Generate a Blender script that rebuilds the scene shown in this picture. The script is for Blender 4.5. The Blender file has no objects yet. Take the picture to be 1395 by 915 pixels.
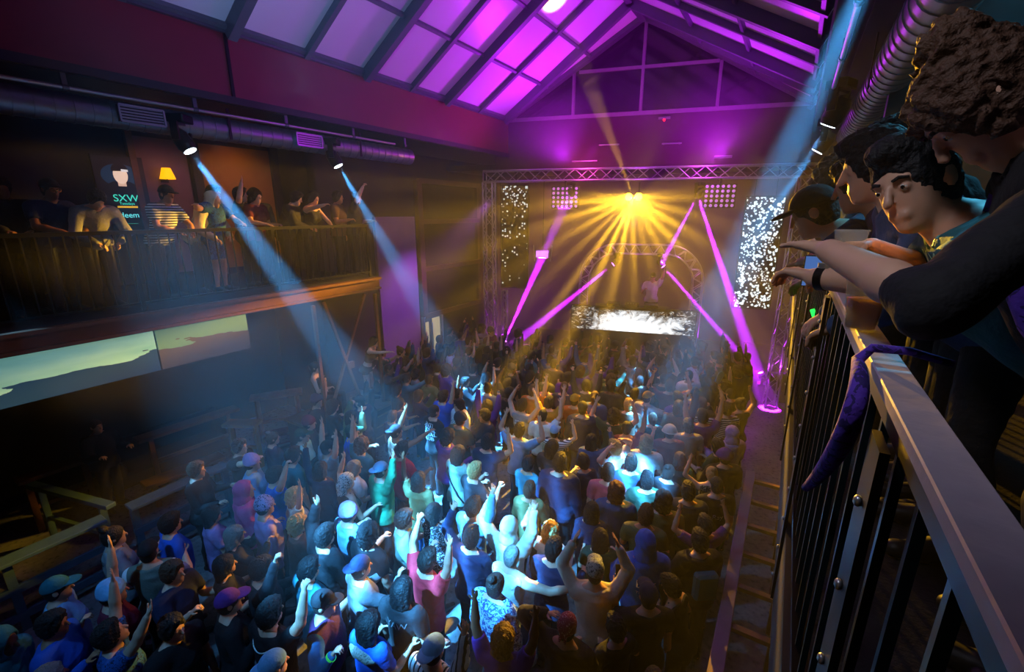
import bpy, bmesh, math, random
import numpy as np
from mathutils import Vector, Matrix, Euler
from mathutils.bvhtree import BVHTree

R = math.radians
SC = bpy.context.scene
COL = SC.collection

# ------------------------------------------------------------------ camera
EYE = Vector((0.0, 0.0, 5.2))
cam_data = bpy.data.cameras.new('camera')
cam_data.sensor_width = 36.0
cam_data.lens = 36.0 * 614.0 / 1395.0
cam_data.clip_start = 0.02
cam_data.clip_end = 200
cam = bpy.data.objects.new('camera', cam_data)
COL.objects.link(cam)
cam.location = EYE
cam.rotation_euler = (R(90 - 15.26), 0, R(31.35))
SC.camera = cam

# ------------------------------------------------------------------ world and exposure
world = bpy.data.worlds.new('world')
SC.world = world
world.use_nodes = True
world.node_tree.nodes['Background'].inputs[0].default_value = (0.16, 0.2, 0.5, 1)
world.node_tree.nodes['Background'].inputs[1].default_value = 0.006
SC.view_settings.view_transform = 'Standard'
SC.view_settings.look = 'None'
SC.view_settings.exposure = 0.0
SC.view_settings.gamma = 1.0
SC.view_settings.use_curve_mapping = False
SC.cycles.max_bounces = 5
SC.cycles.diffuse_bounces = 2
SC.cycles.glossy_bounces = 2
SC.cycles.transmission_bounces = 4
SC.cycles.transparent_max_bounces = 8
SC.cycles.volume_bounces = 0
SC.cycles.sample_clamp_indirect = 4.0
SC.cycles.use_denoising = True
SC.cycles.caustics_reflective = False
SC.cycles.caustics_refractive = False

# ------------------------------------------------------------------ the stage frame: the stage front is skewed to the hall
S0 = Vector((-7.45, 12.0, 0))
SE = Vector((7.45, 2.0, 0)).normalized()
SN = Vector((-SE.y, SE.x, 0))
STAGE_ANGLE = math.atan2(SE.y, SE.x)

def st(u, v, z):
    return S0 + SE * u + SN * v + Vector((0, 0, z))

# ------------------------------------------------------------------ lamps of the room (beams and amber spots sit in the lamp heads built below, fills in none)
def spot(name, loc, target, energy, color, angle, blend=0.5, radius=0.04):
    d = bpy.data.lights.new(name, 'SPOT')
    d.energy = energy
    d.color = color
    d.spot_size = R(angle)
    d.spot_blend = blend
    d.shadow_soft_size = radius
    o = bpy.data.objects.new(name, d)
    COL.objects.link(o)
    o.location = loc
    v = (Vector(target) - Vector(loc)).normalized()
    o.rotation_euler = v.to_track_quat('-Z', 'Y').to_euler()
    return o

def gobo(lamp, kind):
    """a metal gobo in the lamp: rays (wedges around the axis) or breakup"""
    d = lamp.data
    d.use_nodes = True
    nt = d.node_tree
    em = nt.nodes['Emission']
    tc = nt.nodes.new('ShaderNodeTexCoord')
    sep = nt.nodes.new('ShaderNodeSeparateXYZ')
    nt.links.new(tc.outputs['Normal'], sep.inputs[0])
    def M(op, a, b=None):
        n = nt.nodes.new('ShaderNodeMath')
        n.operation = op
        for i, x in enumerate((a, b)):
            if x is None:
                continue
            if isinstance(x, (int, float)):
                n.inputs[i].default_value = x
            else:
                nt.links.new(x, n.inputs[i])
        return n.outputs[0]
    if kind == 'rays':
        ang = M('ARCTAN2', sep.outputs['Y'], sep.outputs['X'])
        a = M('ADD', M('MULTIPLY', M('SINE', M('ADD', M('MULTIPLY', ang, 25.0), 0.6)), 0.5), 0.5)
        b = M('ADD', M('MULTIPLY', M('SINE', M('ADD', M('MULTIPLY', ang, 5.0), 1.9)), 0.35), 0.65)
        s = M('ADD', M('MULTIPLY', M('POWER', a, 4.0), b), 0.03)
        s = M('MULTIPLY', s, M('LESS_THAN', sep.outputs['Y'], 0.12))
    elif kind == 'streak':
        w = M('ADD', M('MULTIPLY', sep.outputs['X'], 150.0), M('MULTIPLY', sep.outputs['Y'], 60.0))
        a = M('ADD', M('MULTIPLY', M('SINE', w), 0.5), 0.5)
        s = M('ADD', M('MULTIPLY', M('POWER', a, 2.5), 1.5), 0.4)
    else:
        vor = nt.nodes.new('ShaderNodeTexVoronoi')
        vor.inputs['Scale'].default_value = 9.0 if kind == 'breakup' else 14.0
        nt.links.new(tc.outputs['Normal'], vor.inputs['Vector'])
        s = M('MULTIPLY', M('LESS_THAN', vor.outputs['Distance'], 0.2 if kind == 'breakup' else 0.33), 1.0)
    nt.links.new(s, em.inputs['Strength'])

BLUE = (0.22, 0.62, 1.0)
ICE = (0.07, 0.43, 1.0)
PURPLE = (0.55, 0.01, 1.0)
MAGENTA = (0.58, 0.015, 1.0)
AMBER = (1.0, 0.5, 0.02)

# beams from the moving heads above the two balconies: lens position, target, power, angle
BALCONY_HEADS = [
    ('L', (-7.60, 3.57, 6.02), (-4.9, 5.6, 0.0), 62400, 12.0),
    ('L', (-7.60, 6.13, 6.02), (-5.05, 8.0, 0.0), 57600, 11.0),
    ('L', (-7.60, 0.20, 6.02), (-6.7, 3.4, 0.0), 1300, 12.0),
    ('R', (0.16, 7.10, 6.18), (-2.6, 8.4, 0.0), 38400, 8.0),
    ('R', (0.12, 9.30, 6.12), (-3.6, 9.9, 0.0), 33600, 8.0),
    ('R', (0.19, 2.60, 6.38), (-1.9, 6.9, 0.0), 46000, 10.5),
    ('C', (-4.4, -1.9, 8.6), (-2.9, 4.5, 0.0), 40000, 20.0),
]
for _s, _p, _t, _e, _a in BALCONY_HEADS:
    _o = spot('blue_beam', _p, _t, _e, ICE, _a, 0.6, 0.03)
    gobo(_o, 'streak')

# purple beams: start, end, power, angle
PURPLE_BEAMS = [
    (st(0.0, -0.35, 1.32), st(1.95, -0.25, 5.75), 397800, 5.0),
    (st(3.13, 0.45, 3.68), st(0.3, -0.4, 1.2), 275400, 5.0),
    (st(2.05, -0.38, 5.62), st(3.1, 0.4, 3.9), 153000, 4.0),
    (st(5.24, -0.38, 5.55), st(4.6, 0.4, 3.9), 153000, 5.0),
    (st(5.30, -0.38, 5.55), st(7.2, -0.5, 1.1), 367200, 5.0),
    (st(4.64, 0.45, 3.66), st(7.2, -0.4, 1.0), 275400, 4.0),
]
for _p, _t, _e, _a in PURPLE_BEAMS:
    spot('purple_beam', _p, _t, _e, PURPLE, _a, 0.5, 0.03)

# the amber lamp on the front truss: wide ray gobo, one hard beam up to the roof, breakup patches over the room
AMBER_AT = st(3.66, -0.55, 5.62)
_o = spot('amber_rays', AMBER_AT, AMBER_AT + Vector((0.25, -1.0, -0.12)) * 5, 30000, AMBER, 112, 0.9, 0.05)
gobo(_o, 'rays')
spot('amber_beam', AMBER_AT, st(2.5, -2.2, 8.2), 9000, AMBER, 8.5, 0.6, 0.03)
_o = spot('amber_breakup', AMBER_AT, Vector((-6.8, 5.8, 3.4)), 700, (1.0, 0.42, 0.02), 62, 0.3, 0.02)
gobo(_o, 'breakup')

# purple up-wash on the roof, softer blue-lilac at the near end
spot('roof_wash', st(1.9, -1.0, 6.5), (-5.9, 9.6, 9.2), 700, MAGENTA, 130, 0.9, 0.2)
spot('roof_wash', st(5.6, -1.0, 6.5), (-2.0, 10.2, 9.2), 550, MAGENTA, 130, 0.9, 0.2)
spot('roof_wash', (-2.2, 8.2, 6.6), (-5.4, 8.0, 9.0), 300, MAGENTA, 120, 0.9, 0.2)
spot('roof_wash', (-4.2, 3.0, 6.4), (-6.2, 5.2, 8.6), 190, (0.28, 0.48, 1.0), 130, 0.9, 0.3)
# unseen blue fill added over the crowd, standing in for beam spill
spot('floor_fill', (-4.2, -1.6, 8.8), (-5.4, 4.2, 1.0), 1300, (0.10, 0.42, 1.0), 55, 1.0, 0.15)
spot('floor_fill', (-4.6, 3.6, 9.2), (-4.2, 6.6, 1.0), 900, (0.12, 0.45, 1.0), 70, 1.0, 0.15)
# warm lamps in the room behind the left balcony
spot('room_lamp', (-9.3, 5.5, 6.7), (-10.5, 5.7, 5.2), 34, (1.0, 0.42, 0.06), 100, 0.9, 0.1)
spot('room_lamp', (-9.4, 4.2, 6.7), (-10.5, 4.3, 5.2), 12, (1.0, 0.4, 0.35), 90, 0.9, 0.1)
# unseen fill added to brighten the people and rail of the right balcony
spot('balcony_fill', (0.9, 3.6, 6.6), (0.35, 1.5, 5.0), 130, (0.1, 0.62, 1.0), 120, 1.0, 0.1)
spot('balcony_fill', (-0.7, 0.4, 6.7), (0.35, 1.3, 5.1), 52, (0.85, 0.85, 1.0), 60, 0.8, 0.15)
# red-magenta wash on the hall walls and stage
spot('wall_wash', st(2.2, -1.6, 6.35), st(2.6, 0.0, 7.2), 220, (0.8, 0.04, 0.4), 140, 0.9, 0.2)
spot('wall_wash', st(5.4, -1.6, 6.35), st(5.2, 0.0, 7.2), 220, (0.75, 0.04, 0.8), 140, 0.9, 0.2)
spot('panel_wash', st(-.2, -.9, 5.6), (-9.4, 9.3, 2.6), 900, (0.5, 0.1, 0.9), 40, 0.9, 0.1)
spot('truss_wash', st(3.7, -2.4, 5.0), st(3.7, -0.3, 6.2), 120, MAGENTA, 150, 0.9, 0.2)
spot('stage_wash', st(-.9, -0.1, 1.2), st(0.6, 1.4, 2.6), 260, (0.7, 0.02, 1.0), 120, 0.9, 0.15)
spot('stage_wash', st(8.1, -0.2, 1.0), st(6.4, 1.2, 2.4), 260, (0.6, 0.02, 1.0), 120, 0.9, 0.15)
spot('wall_wash', st(3.0, -0.6, 6.2), (-7.45, 8.5, 6.9), 110, (1.0, 0.07, 0.25), 75, 0.9, 0.2)
spot('stage_wash', st(1.2, 0.4, 6.0), st(1.6, 2.6, 2.2), 160, (0.85, 0.1, 0.45), 110, 0.9, 0.2)
spot('stage_wash', st(6.2, 0.4, 6.0), st(6.0, 2.6, 2.2), 160, (0.55, 0.1, 0.9), 110, 0.9, 0.2)
# ------------------------------------------------------------------ materials
def srgb(h):
    c = [int(h[i:i + 2], 16) / 255 for i in (0, 2, 4)]
    return tuple((x / 12.92 if x <= 0.04045 else ((x + 0.055) / 1.055) ** 2.4) for x in c) + (1.0,)

MATS = {}

class NT:
    def __init__(self, name):
        self.m = bpy.data.materials.new(name)
        self.m.use_nodes = True
        self.t = self.m.node_tree
        self.b = self.t.nodes['Principled BSDF']
    def n(self, kind, **kw):
        nd = self.t.nodes.new(kind)
        for k, v in kw.items():
            if hasattr(nd, k):
                setattr(nd, k, v)
            else:
                nd.inputs[k.replace('_', ' ')].default_value = v
        return nd
    def l(self, a, b):
        self.t.links.new(a, b)
    def math(self, op, a, b=None, c=None):
        nd = self.t.nodes.new('ShaderNodeMath')
        nd.operation = op
        for i, x in enumerate((a, b, c)):
            if x is None:
                continue
            if isinstance(x, (int, float)):
                nd.inputs[i].default_value = x
            else:
                self.l(x, nd.inputs[i])
        return nd.outputs[0]
    def mix(self, fac, a, b):
        nd = self.t.nodes.new('ShaderNodeMix')
        nd.data_type = 'RGBA'
        for i, x in ((0, fac), (6, a), (7, b)):
            if isinstance(x, (int, float)):
                nd.inputs[i].default_value = x
            elif isinstance(x, tuple):
                nd.inputs[i].default_value = x
            else:
                self.l(x, nd.inputs[i])
        return nd.outputs[2]
    def coords(self, kind='Object'):
        return self.t.nodes.new('ShaderNodeTexCoord').outputs[kind]

def mat(name, color, rough=0.6, metal=0.0, grain=0.0, scale=12.0, bump=0.0, emit=None, strength=0.0, trans=0.0, sheen=0.0):
    """a procedural material: base colour broken up by noise, optional relief"""
    if name in MATS:
        return MATS[name]
    k = NT(name)
    col = srgb(color) if isinstance(color, str) else tuple(color) + (1.0,)
    b = k.b
    b.inputs['Roughness'].default_value = rough
    b.inputs['Metallic'].default_value = metal
    b.inputs['Base Color'].default_value = col
    if sheen:
        b.inputs['Sheen Weight'].default_value = sheen
    if trans:
        b.inputs['Transmission Weight'].default_value = trans
    if grain or bump:
        nz = k.n('ShaderNodeTexNoise', Scale=scale, Detail=4.0)
        k.l(k.coords(), nz.inputs['Vector'])
        if grain:
            dark = tuple(c * (1 - grain) for c in col[:3]) + (1,)
            lite = tuple(min(1, c * (1 + grain)) for c in col[:3]) + (1,)
            k.l(k.mix(nz.outputs['Fac'], dark, lite), b.inputs['Base Color'])
        if bump:
            bp = k.n('ShaderNodeBump', Strength=bump, Distance=0.02)
            k.l(nz.outputs['Fac'], bp.inputs['Height'])
            k.l(bp.outputs['Normal'], b.inputs['Normal'])
    if emit:
        b.inputs['Emission Color'].default_value = srgb(emit) if isinstance(emit, str) else tuple(emit) + (1.0,)
        b.inputs['Emission Strength'].default_value = strength
    MATS[name] = k.m
    return k.m

# ------------------------------------------------------------------ mesh builder
class MB:
    def __init__(self):
        self.bm = bmesh.new()
    def _add(self, vs, fs, smooth=False):
        v = [self.bm.verts.new(p) for p in vs]
        for f in fs:
            try:
                fc = self.bm.faces.new([v[i] for i in f])
                fc.smooth = smooth
            except ValueError:
                pass
    def box(self, c, s, rot=None):
        c = Vector(c)
        m = rot if rot is not None else Matrix.Identity(3)
        h = [x / 2 for x in s]
        vs = [c + m @ Vector((x * h[0], y * h[1], z * h[2])) for z in (-1, 1) for y in (-1, 1) for x in (-1, 1)]
        self._add(vs, [(0, 2, 3, 1), (4, 5, 7, 6), (0, 1, 5, 4), (2, 6, 7, 3), (0, 4, 6, 2), (1, 3, 7, 5)])
        return self
    def bar(self, a, b, w, h, up=Vector((0, 0, 1))):
        a, b = Vector(a), Vector(b)
        d = (b - a)
        L = d.length
        y = d.normalized()
        x = y.cross(up)
        if x.length < 1e-4:
            x = y.cross(Vector((0, 1, 0)))
        x.normalize()
        z = x.cross(y)
        m = Matrix((x, y, z)).transposed()
        return self.box((a + b) / 2, (w, L, h), m)
    def cone(self, a, b, ra, rb, n=12, caps=True):
        a, b = Vector(a), Vector(b)
        d = (b - a).normalized()
        x = d.orthogonal().normalized()
        y = d.cross(x)
        vs = []
        for p, r in ((a, ra), (b, rb)):
            for i in range(n):
                t = 2 * math.pi * i / n
                vs.append(p + (x * math.cos(t) + y * math.sin(t)) * r)
        self._add(vs, [(i, (i + 1) % n, n + (i + 1) % n, n + i) for i in range(n)], True)
        if caps:
            self._add(vs[:n], [tuple(reversed(range(n)))])
            self._add(vs[n:], [tuple(range(n))])
        return self
    def cyl(self, a, b, r, n=10):
        return self.cone(a, b, r, r, n)
    def tube(self, pts, r, n=8):
        pts = [Vector(p) for p in pts]
        rings = []
        x = None
        for i, p in enumerate(pts):
            d = (pts[min(i + 1, len(pts) - 1)] - pts[max(i - 1, 0)]).normalized()
            if x is None:
                x = d.orthogonal().normalized()
            else:
                x = (x - d * x.dot(d)).normalized()
            y = d.cross(x)
            rr = r[i] if isinstance(r, (list, tuple)) else r
            rings.append([p + (x * math.cos(2 * math.pi * k / n) + y * math.sin(2 * math.pi * k / n)) * rr for k in range(n)])
        vs = [q for rg in rings for q in rg]
        fs = []
        for i in range(len(pts) - 1):
            for k in range(n):
                fs.append((i * n + k, i * n + (k + 1) % n, (i + 1) * n + (k + 1) % n, (i + 1) * n + k))
        self._add(vs, fs, True)
        self._add(rings[0], [tuple(reversed(range(n)))])
        self._add(rings[-1], [tuple(range(n))])
        return self
    def ball(self, c, r, seg=12, ring=8):
        c = Vector(c)
        r = Vector((r, r, r)) if isinstance(r, (int, float)) else Vector(r)
        vs = [c + Vector((0, 0, r.z))]
        for i in range(1, ring):
            t = math.pi * i / ring
            for k in range(seg):
                p = 2 * math.pi * k / seg
                vs.append(c + Vector((r.x * math.sin(t) * math.cos(p), r.y * math.sin(t) * math.sin(p), r.z * math.cos(t))))
        vs.append(c - Vector((0, 0, r.z)))
        fs = [(0, 1 + k, 1 + (k + 1) % seg) for k in range(seg)]
        for i in range(ring - 2):
            a = 1 + i * seg
            fs += [(a + k, a + seg + k, a + seg + (k + 1) % seg, a + (k + 1) % seg) for k in range(seg)]
        a = 1 + (ring - 2) * seg
        fs += [(a + k, len(vs) - 1, a + (k + 1) % seg) for k in range(seg)]
        self._add(vs, fs, True)
        return self
    def prism(self, pts, axis, d0, d1):
        """outline pts (2-D) pushed along an axis (0 x, 1 y, 2 z) from d0 to d1"""
        def P(p, d):
            q = list(p)
            q.insert(axis, d)
            return Vector(q)
        n = len(pts)
        vs = [P(p, d0) for p in pts] + [P(p, d1) for p in pts]
        self._add(vs, [tuple(reversed(range(n))), tuple(range(n, 2 * n))] + [(i, (i + 1) % n, n + (i + 1) % n, n + i) for i in range(n)])
        return self
    def quad(self, a, b, c, d):
        self._add([Vector(p) for p in (a, b, c, d)], [(0, 1, 2, 3)])
        return self
    def lathe(self, c, prof, n=20, mtx=None):
        c = Vector(c)
        vs, fs = [], []
        for r, z in prof:
            for k in range(n):
                t = 2 * math.pi * k / n
                p = Vector((r * math.cos(t), r * math.sin(t), z))
                vs.append(c + (mtx @ p if mtx else p))
        for i in range(len(prof) - 1):
            for k in range(n):
                fs.append((i * n + k, i * n + (k + 1) % n, (i + 1) * n + (k + 1) % n, (i + 1) * n + k))
        self._add(vs, fs, True)
        return self
    def mesh(self, name):
        bmesh.ops.recalc_face_normals(self.bm, faces=self.bm.faces[:])
        me = bpy.data.meshes.new(name)
        self.bm.to_mesh(me)
        self.bm.free()
        return me
    def build(self, name, material, parent=None, bevel=0.0):
        if bevel:
            bmesh.ops.bevel(self.bm, geom=self.bm.edges[:], offset=bevel, segments=1, affect='EDGES', clamp_overlap=True)
        me = self.mesh(name)
        if material:
            me.materials.append(material)
        return link(name, me, parent)

def link(name, data, parent=None, loc=None, rot=None):
    o = bpy.data.objects.new(name, data)
    COL.objects.link(o)
    if parent is not None:
        o.parent = parent
    if loc is not None:
        o.location = loc
    if rot is not None:
        o.rotation_euler = rot
    return o

def tag(o, label=None, cat=None, group=None, kind=None):
    if label: o['label'] = label
    if cat: o['category'] = cat
    if group: o['group'] = group
    if kind: o['kind'] = kind
    return o

def thing(name, label, cat, loc=(0, 0, 0), rotz=0.0, group=None):
    o = link(name, None, None, loc, (0, 0, rotz))
    o.empty_display_size = 0.1
    return tag(o, label, cat, group)

def struct(name, mb, material, parent=None, bevel=0.0):
    o = mb.build(name, material, parent, bevel)
    if parent is None:
        o['kind'] = 'structure'
    return o

def copy_tree(o, parent=None):
    c = o.copy()
    COL.objects.link(c)
    c.parent = parent
    for ch in list(o.children):
        copy_tree(ch, c)
    return c

def basis(y, up=Vector((0, 0, 1))):
    """matrix whose local Z looks along y"""
    return Vector(y).normalized().to_track_quat('Z', 'Y').to_matrix()
# ------------------------------------------------------------------ the setting
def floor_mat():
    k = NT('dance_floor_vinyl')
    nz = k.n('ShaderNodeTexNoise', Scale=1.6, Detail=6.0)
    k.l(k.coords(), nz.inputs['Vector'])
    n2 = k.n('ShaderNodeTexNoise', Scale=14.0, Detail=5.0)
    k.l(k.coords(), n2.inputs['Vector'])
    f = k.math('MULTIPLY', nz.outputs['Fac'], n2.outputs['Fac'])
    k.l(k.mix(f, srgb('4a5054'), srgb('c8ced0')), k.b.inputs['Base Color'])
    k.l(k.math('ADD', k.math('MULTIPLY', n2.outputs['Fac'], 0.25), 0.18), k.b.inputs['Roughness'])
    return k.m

M_RED = mat('dark_red_paint', '6e1a26', 0.45, grain=0.18, scale=3, bump=0.1)
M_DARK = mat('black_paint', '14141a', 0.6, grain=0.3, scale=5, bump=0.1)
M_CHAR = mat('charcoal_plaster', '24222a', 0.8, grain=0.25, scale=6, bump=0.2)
M_MAUVELIT = mat('mauve_lit_plaster', '7a5a6e', 0.8, grain=0.15, scale=5, bump=0.15)  # mauve light on the balcony wall, put into the plaster colour
M_ORANGELIT = mat('orange_lit_plaster', '9a6a34', 0.8, grain=0.2, scale=4, bump=0.15)  # orange lamplight on the balcony wall, put into the plaster colour
M_STEEL = mat('grey_steel', '5a626c', 0.4, 0.6, grain=0.15, scale=20)
M_FRAME = mat('skylight_steel', '59606a', 0.5, 0.3, grain=0.12, scale=9)
M_PANE = mat('milky_skylight_glass', 'd4d0da', 0.35, grain=0.06, scale=1.5)
M_BROWN = mat('rust_brown_beam', '6a3a26', 0.5, 0.1, grain=0.25, scale=7, bump=0.2)
M_BLACKMETAL = mat('black_metal', '101014', 0.35, 0.5, grain=0.2, scale=30)
M_ALU = mat('aluminium', 'b9bcc4', 0.3, 0.85, grain=0.06, scale=40)
M_WOOD = mat('worn_wood', '6b4a36', 0.5, grain=0.3, scale=9, bump=0.2)
M_DARKGLASS = mat('dark_glass', '0d0a14', 0.12, grain=0.2, scale=2)
M_CARPET = mat('dark_carpet', '1b181d', 0.9, grain=0.3, scale=60, bump=0.3)

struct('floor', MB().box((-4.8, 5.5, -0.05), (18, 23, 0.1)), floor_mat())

# upper left wall above the left balcony
struct('wall_left', MB().box((-7.6, 5.2, 7.28), (0.3, 16.6, 0.94)), M_RED)
struct('trim_1', MB().box((-7.44, 4.2, 7.26), (0.03, 0.045, 0.9)), M_BLACKMETAL)
struct('trim_2', MB().bar((-7.42, -3, 7.74), (-7.42, 13.4, 7.74), 0.08, 0.06), M_STEEL)
struct('trim_3', MB().bar((-7.43, -3, 6.82), (-7.43, 12.0, 6.82), 0.06, 0.1), M_DARK)
struct('ceiling_left', MB().box((-9.9, 5.2, 6.86), (4.5, 17.4, 0.12)), M_DARK)
# rooms behind and under the left balcony
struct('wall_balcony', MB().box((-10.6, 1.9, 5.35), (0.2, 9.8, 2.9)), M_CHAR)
struct('wall_balcony_panel', MB().box((-10.46, 5.75, 5.3), (0.06, 1.55, 2.5)), M_ORANGELIT)
struct('wall_balcony_panel', MB().box((-10.46, 4.35, 5.3), (0.06, 0.85, 2.5)), M_MAUVELIT)
struct('trim_4', MB().box((-10.4, 4.9, 5.35), (0.12, 0.16, 2.9)), M_DARK)
struct('trim_5', MB().box((-10.4, 3.86, 5.35), (0.12, 0.1, 2.9)), M_WOOD)
struct('trim_6', MB().box((-10.4, 6.55, 5.35), (0.12, 0.14, 2.9)), M_DARK)
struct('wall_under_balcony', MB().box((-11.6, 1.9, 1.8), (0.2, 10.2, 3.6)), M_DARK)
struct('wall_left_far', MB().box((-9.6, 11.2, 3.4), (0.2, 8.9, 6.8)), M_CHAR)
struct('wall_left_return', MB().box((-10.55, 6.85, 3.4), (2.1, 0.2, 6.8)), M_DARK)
struct('wall_left_panel', MB().box((-9.46, 9.28, 2.55), (0.1, 1.5, 5.1)), mat('purple_lit_plaster', '8a6aa0', 0.8, grain=0.12, scale=4, bump=0.1))  # the purple light on this wall is painted into its colour
# balcony slab with its rust brown edge beam
struct('floor_balcony', MB().box((-9.5, 1.75, 3.82), (4.0, 10.0, 0.14)), M_CARPET)
edge = MB()
edge.box((-7.5, 3.9, 3.76), (0.1, 5.7, 0.24))
edge.box((-7.47, 3.9, 3.86), (0.2, 5.7, 0.05))
edge.box((-7.48, 3.9, 3.65), (0.18, 5.7, 0.04))
struct('beam_left_balcony', edge, M_BROWN)
edge = MB()
edge.box((-7.5, -1.1, 3.76), (0.08, 4.24, 0.26))
struct('beam_left_balcony_near', edge, M_DARK)

# big framed window and lit door in the far left wall
fr = MB()
wz0, wz1, wy0, wy1 = 2.1, 6.1, 10.25, 13.3
for z in (wz0, 3.55, 4.95, wz1):
    fr.box((-9.42, (wy0 + wy1) / 2, z), (0.12, wy1 - wy0, 0.14))
for y in (wy0, wy1):
    fr.box((-9.42, y, (wz0 + wz1) / 2), (0.14, 0.2, wz1 - wz0))
w1 = struct('window_1', fr, mat('brown_frame', '5c4034', 0.5, grain=0.2))
for z0, z1 in ((wz0, 3.55), (3.55, 4.95), (4.95, wz1)):
    MB().box((-9.47, (wy0 + wy1) / 2, (z0 + z1) / 2), (0.03, wy1 - wy0 - 0.2, z1 - z0 - 0.14)).build('pane', M_DARKGLASS, w1)
d1 = struct('door_1', MB().box((-9.47, 10.62, 1.02), (0.06, 0.86, 2.04)), mat('grey_door_paint', '4a4a52', 0.5, grain=0.1))
fr = MB()
fr.box((-9.43, 10.19, 1.04), (0.1, 0.06, 2.1)); fr.box((-9.43, 11.05, 1.04), (0.1, 0.06, 2.1)); fr.box((-9.43, 10.62, 2.08), (0.1, 0.92, 0.06))
fr.build('door_frame', M_ALU, d1)
lit = mat('lit_corridor_glass', 'c9b98a', 0.4, grain=0.3, scale=2, emit='d8c88e', strength=0.5)
MB().box((-9.435, 10.78, 1.4), (0.02, 0.36, 1.15)).build('pane', lit, d1)
MB().box((-9.435, 10.36, 1.4), (0.02, 0.14, 1.0)).build('pane', lit, d1)
MB().box((-9.40, 10.56, 1.2), (0.04, 0.03, 1.3)).build('door_handle', M_ALU, d1)

# ------------------------------------------------------------------ end wall with the gable window
def stage_box(mb, u0, u1, v0, v1, z0, z1):
    c = st((u0 + u1) / 2, (v0 + v1) / 2, (z0 + z1) / 2)
    mb.box(c, (u1 - u0, v1 - v0, z1 - z0), Matrix.Rotation(STAGE_ANGLE, 3, 'Z'))
    return mb
M_PLUM = mat('plum_wall_paint', '3c1830', 0.7, grain=0.2, scale=3, bump=0.1)
struct('wall_end', stage_box(MB(), -0.4, 8.2, 0.02, 0.22, 6.42, 7.78), M_PLUM)
struct('wall_stage_back', stage_box(MB(), -2.4, 9.6, 3.0, 3.2, 0.0, 6.6), M_PLUM)
struct('wall_stage_left', stage_box(MB(), -2.4, -2.2, 0.2, 3.0, 0.0, 6.6), M_PLUM)
struct('ceiling_stage', stage_box(MB(), -2.4, 9.6, 0.2, 3.2, 6.45, 6.6), M_DARK)
struct('floor_stage', stage_box(MB(), -1.6, 9.4, 0.0, 3.0, 0.0, 0.9), mat('black_stage_deck', '16151a', 0.4, grain=0.3, scale=8))
UA, ZA, ZE = 3.65, 10.02, 7.76
gw = MB()
vs = [st(-0.1, 0.12, ZE), st(7.8, 0.12, ZE), st(UA, 0.12, ZA + .02)]
M_GABLE = mat('gable_frame_paint', '8d7a9c', 0.4, 0.2, grain=0.1)
g1 = struct('window_2', MB().bar(st(-0.1, 0.05, ZE), st(7.8, 0.05, ZE), 0.1, 0.1), M_GABLE)
for u, zt in ((1.87, 8.9), (3.67, 9.95), (5.55, 8.86)):
    MB().bar(st(u, 0.05, ZE), st(u, 0.05, zt), 0.07, 0.07).build('mullion', M_GABLE, g1)
MB().bar(st(2.0, 0.05, 8.86), st(5.5, 0.05, 8.86), 0.07, 0.07).build('transom', M_GABLE, g1)
def pane_poly(pts):
    m = MB()
    a = [st(u, 0.09, z) for u, z in pts]
    b = [st(u, 0.12, z) for u, z in pts]
    n = len(a)
    m._add(a + b, [tuple(range(n)), tuple(reversed(range(n, 2 * n)))] + [(i, n + i, n + (i + 1) % n, (i + 1) % n) for i in range(n)])
    return m
zl = lambda u: ZE + (ZA - ZE) * (u / UA if u < UA else (7.7 - u) / (7.7 - UA))
for pts in ([(0.05, ZE), (1.87, ZE), (1.87, zl(1.87))],
            [(1.87, ZE), (3.67, ZE), (3.67, 8.86), (1.87, 8.86)],
            [(3.67, ZE), (5.55, ZE), (5.55, 8.86), (3.67, 8.86)],
            [(5.55, ZE), (7.65, ZE), (5.55, zl(5.55))],
            [(1.87, 8.86), (3.67, 8.86), (3.67, ZA - .03)],
            [(3.67, 8.86), (5.55, 8.86), (3.67, ZA - .03)]):
    pane_poly(pts).build('pane', M_DARKGLASS, g1)

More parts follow.
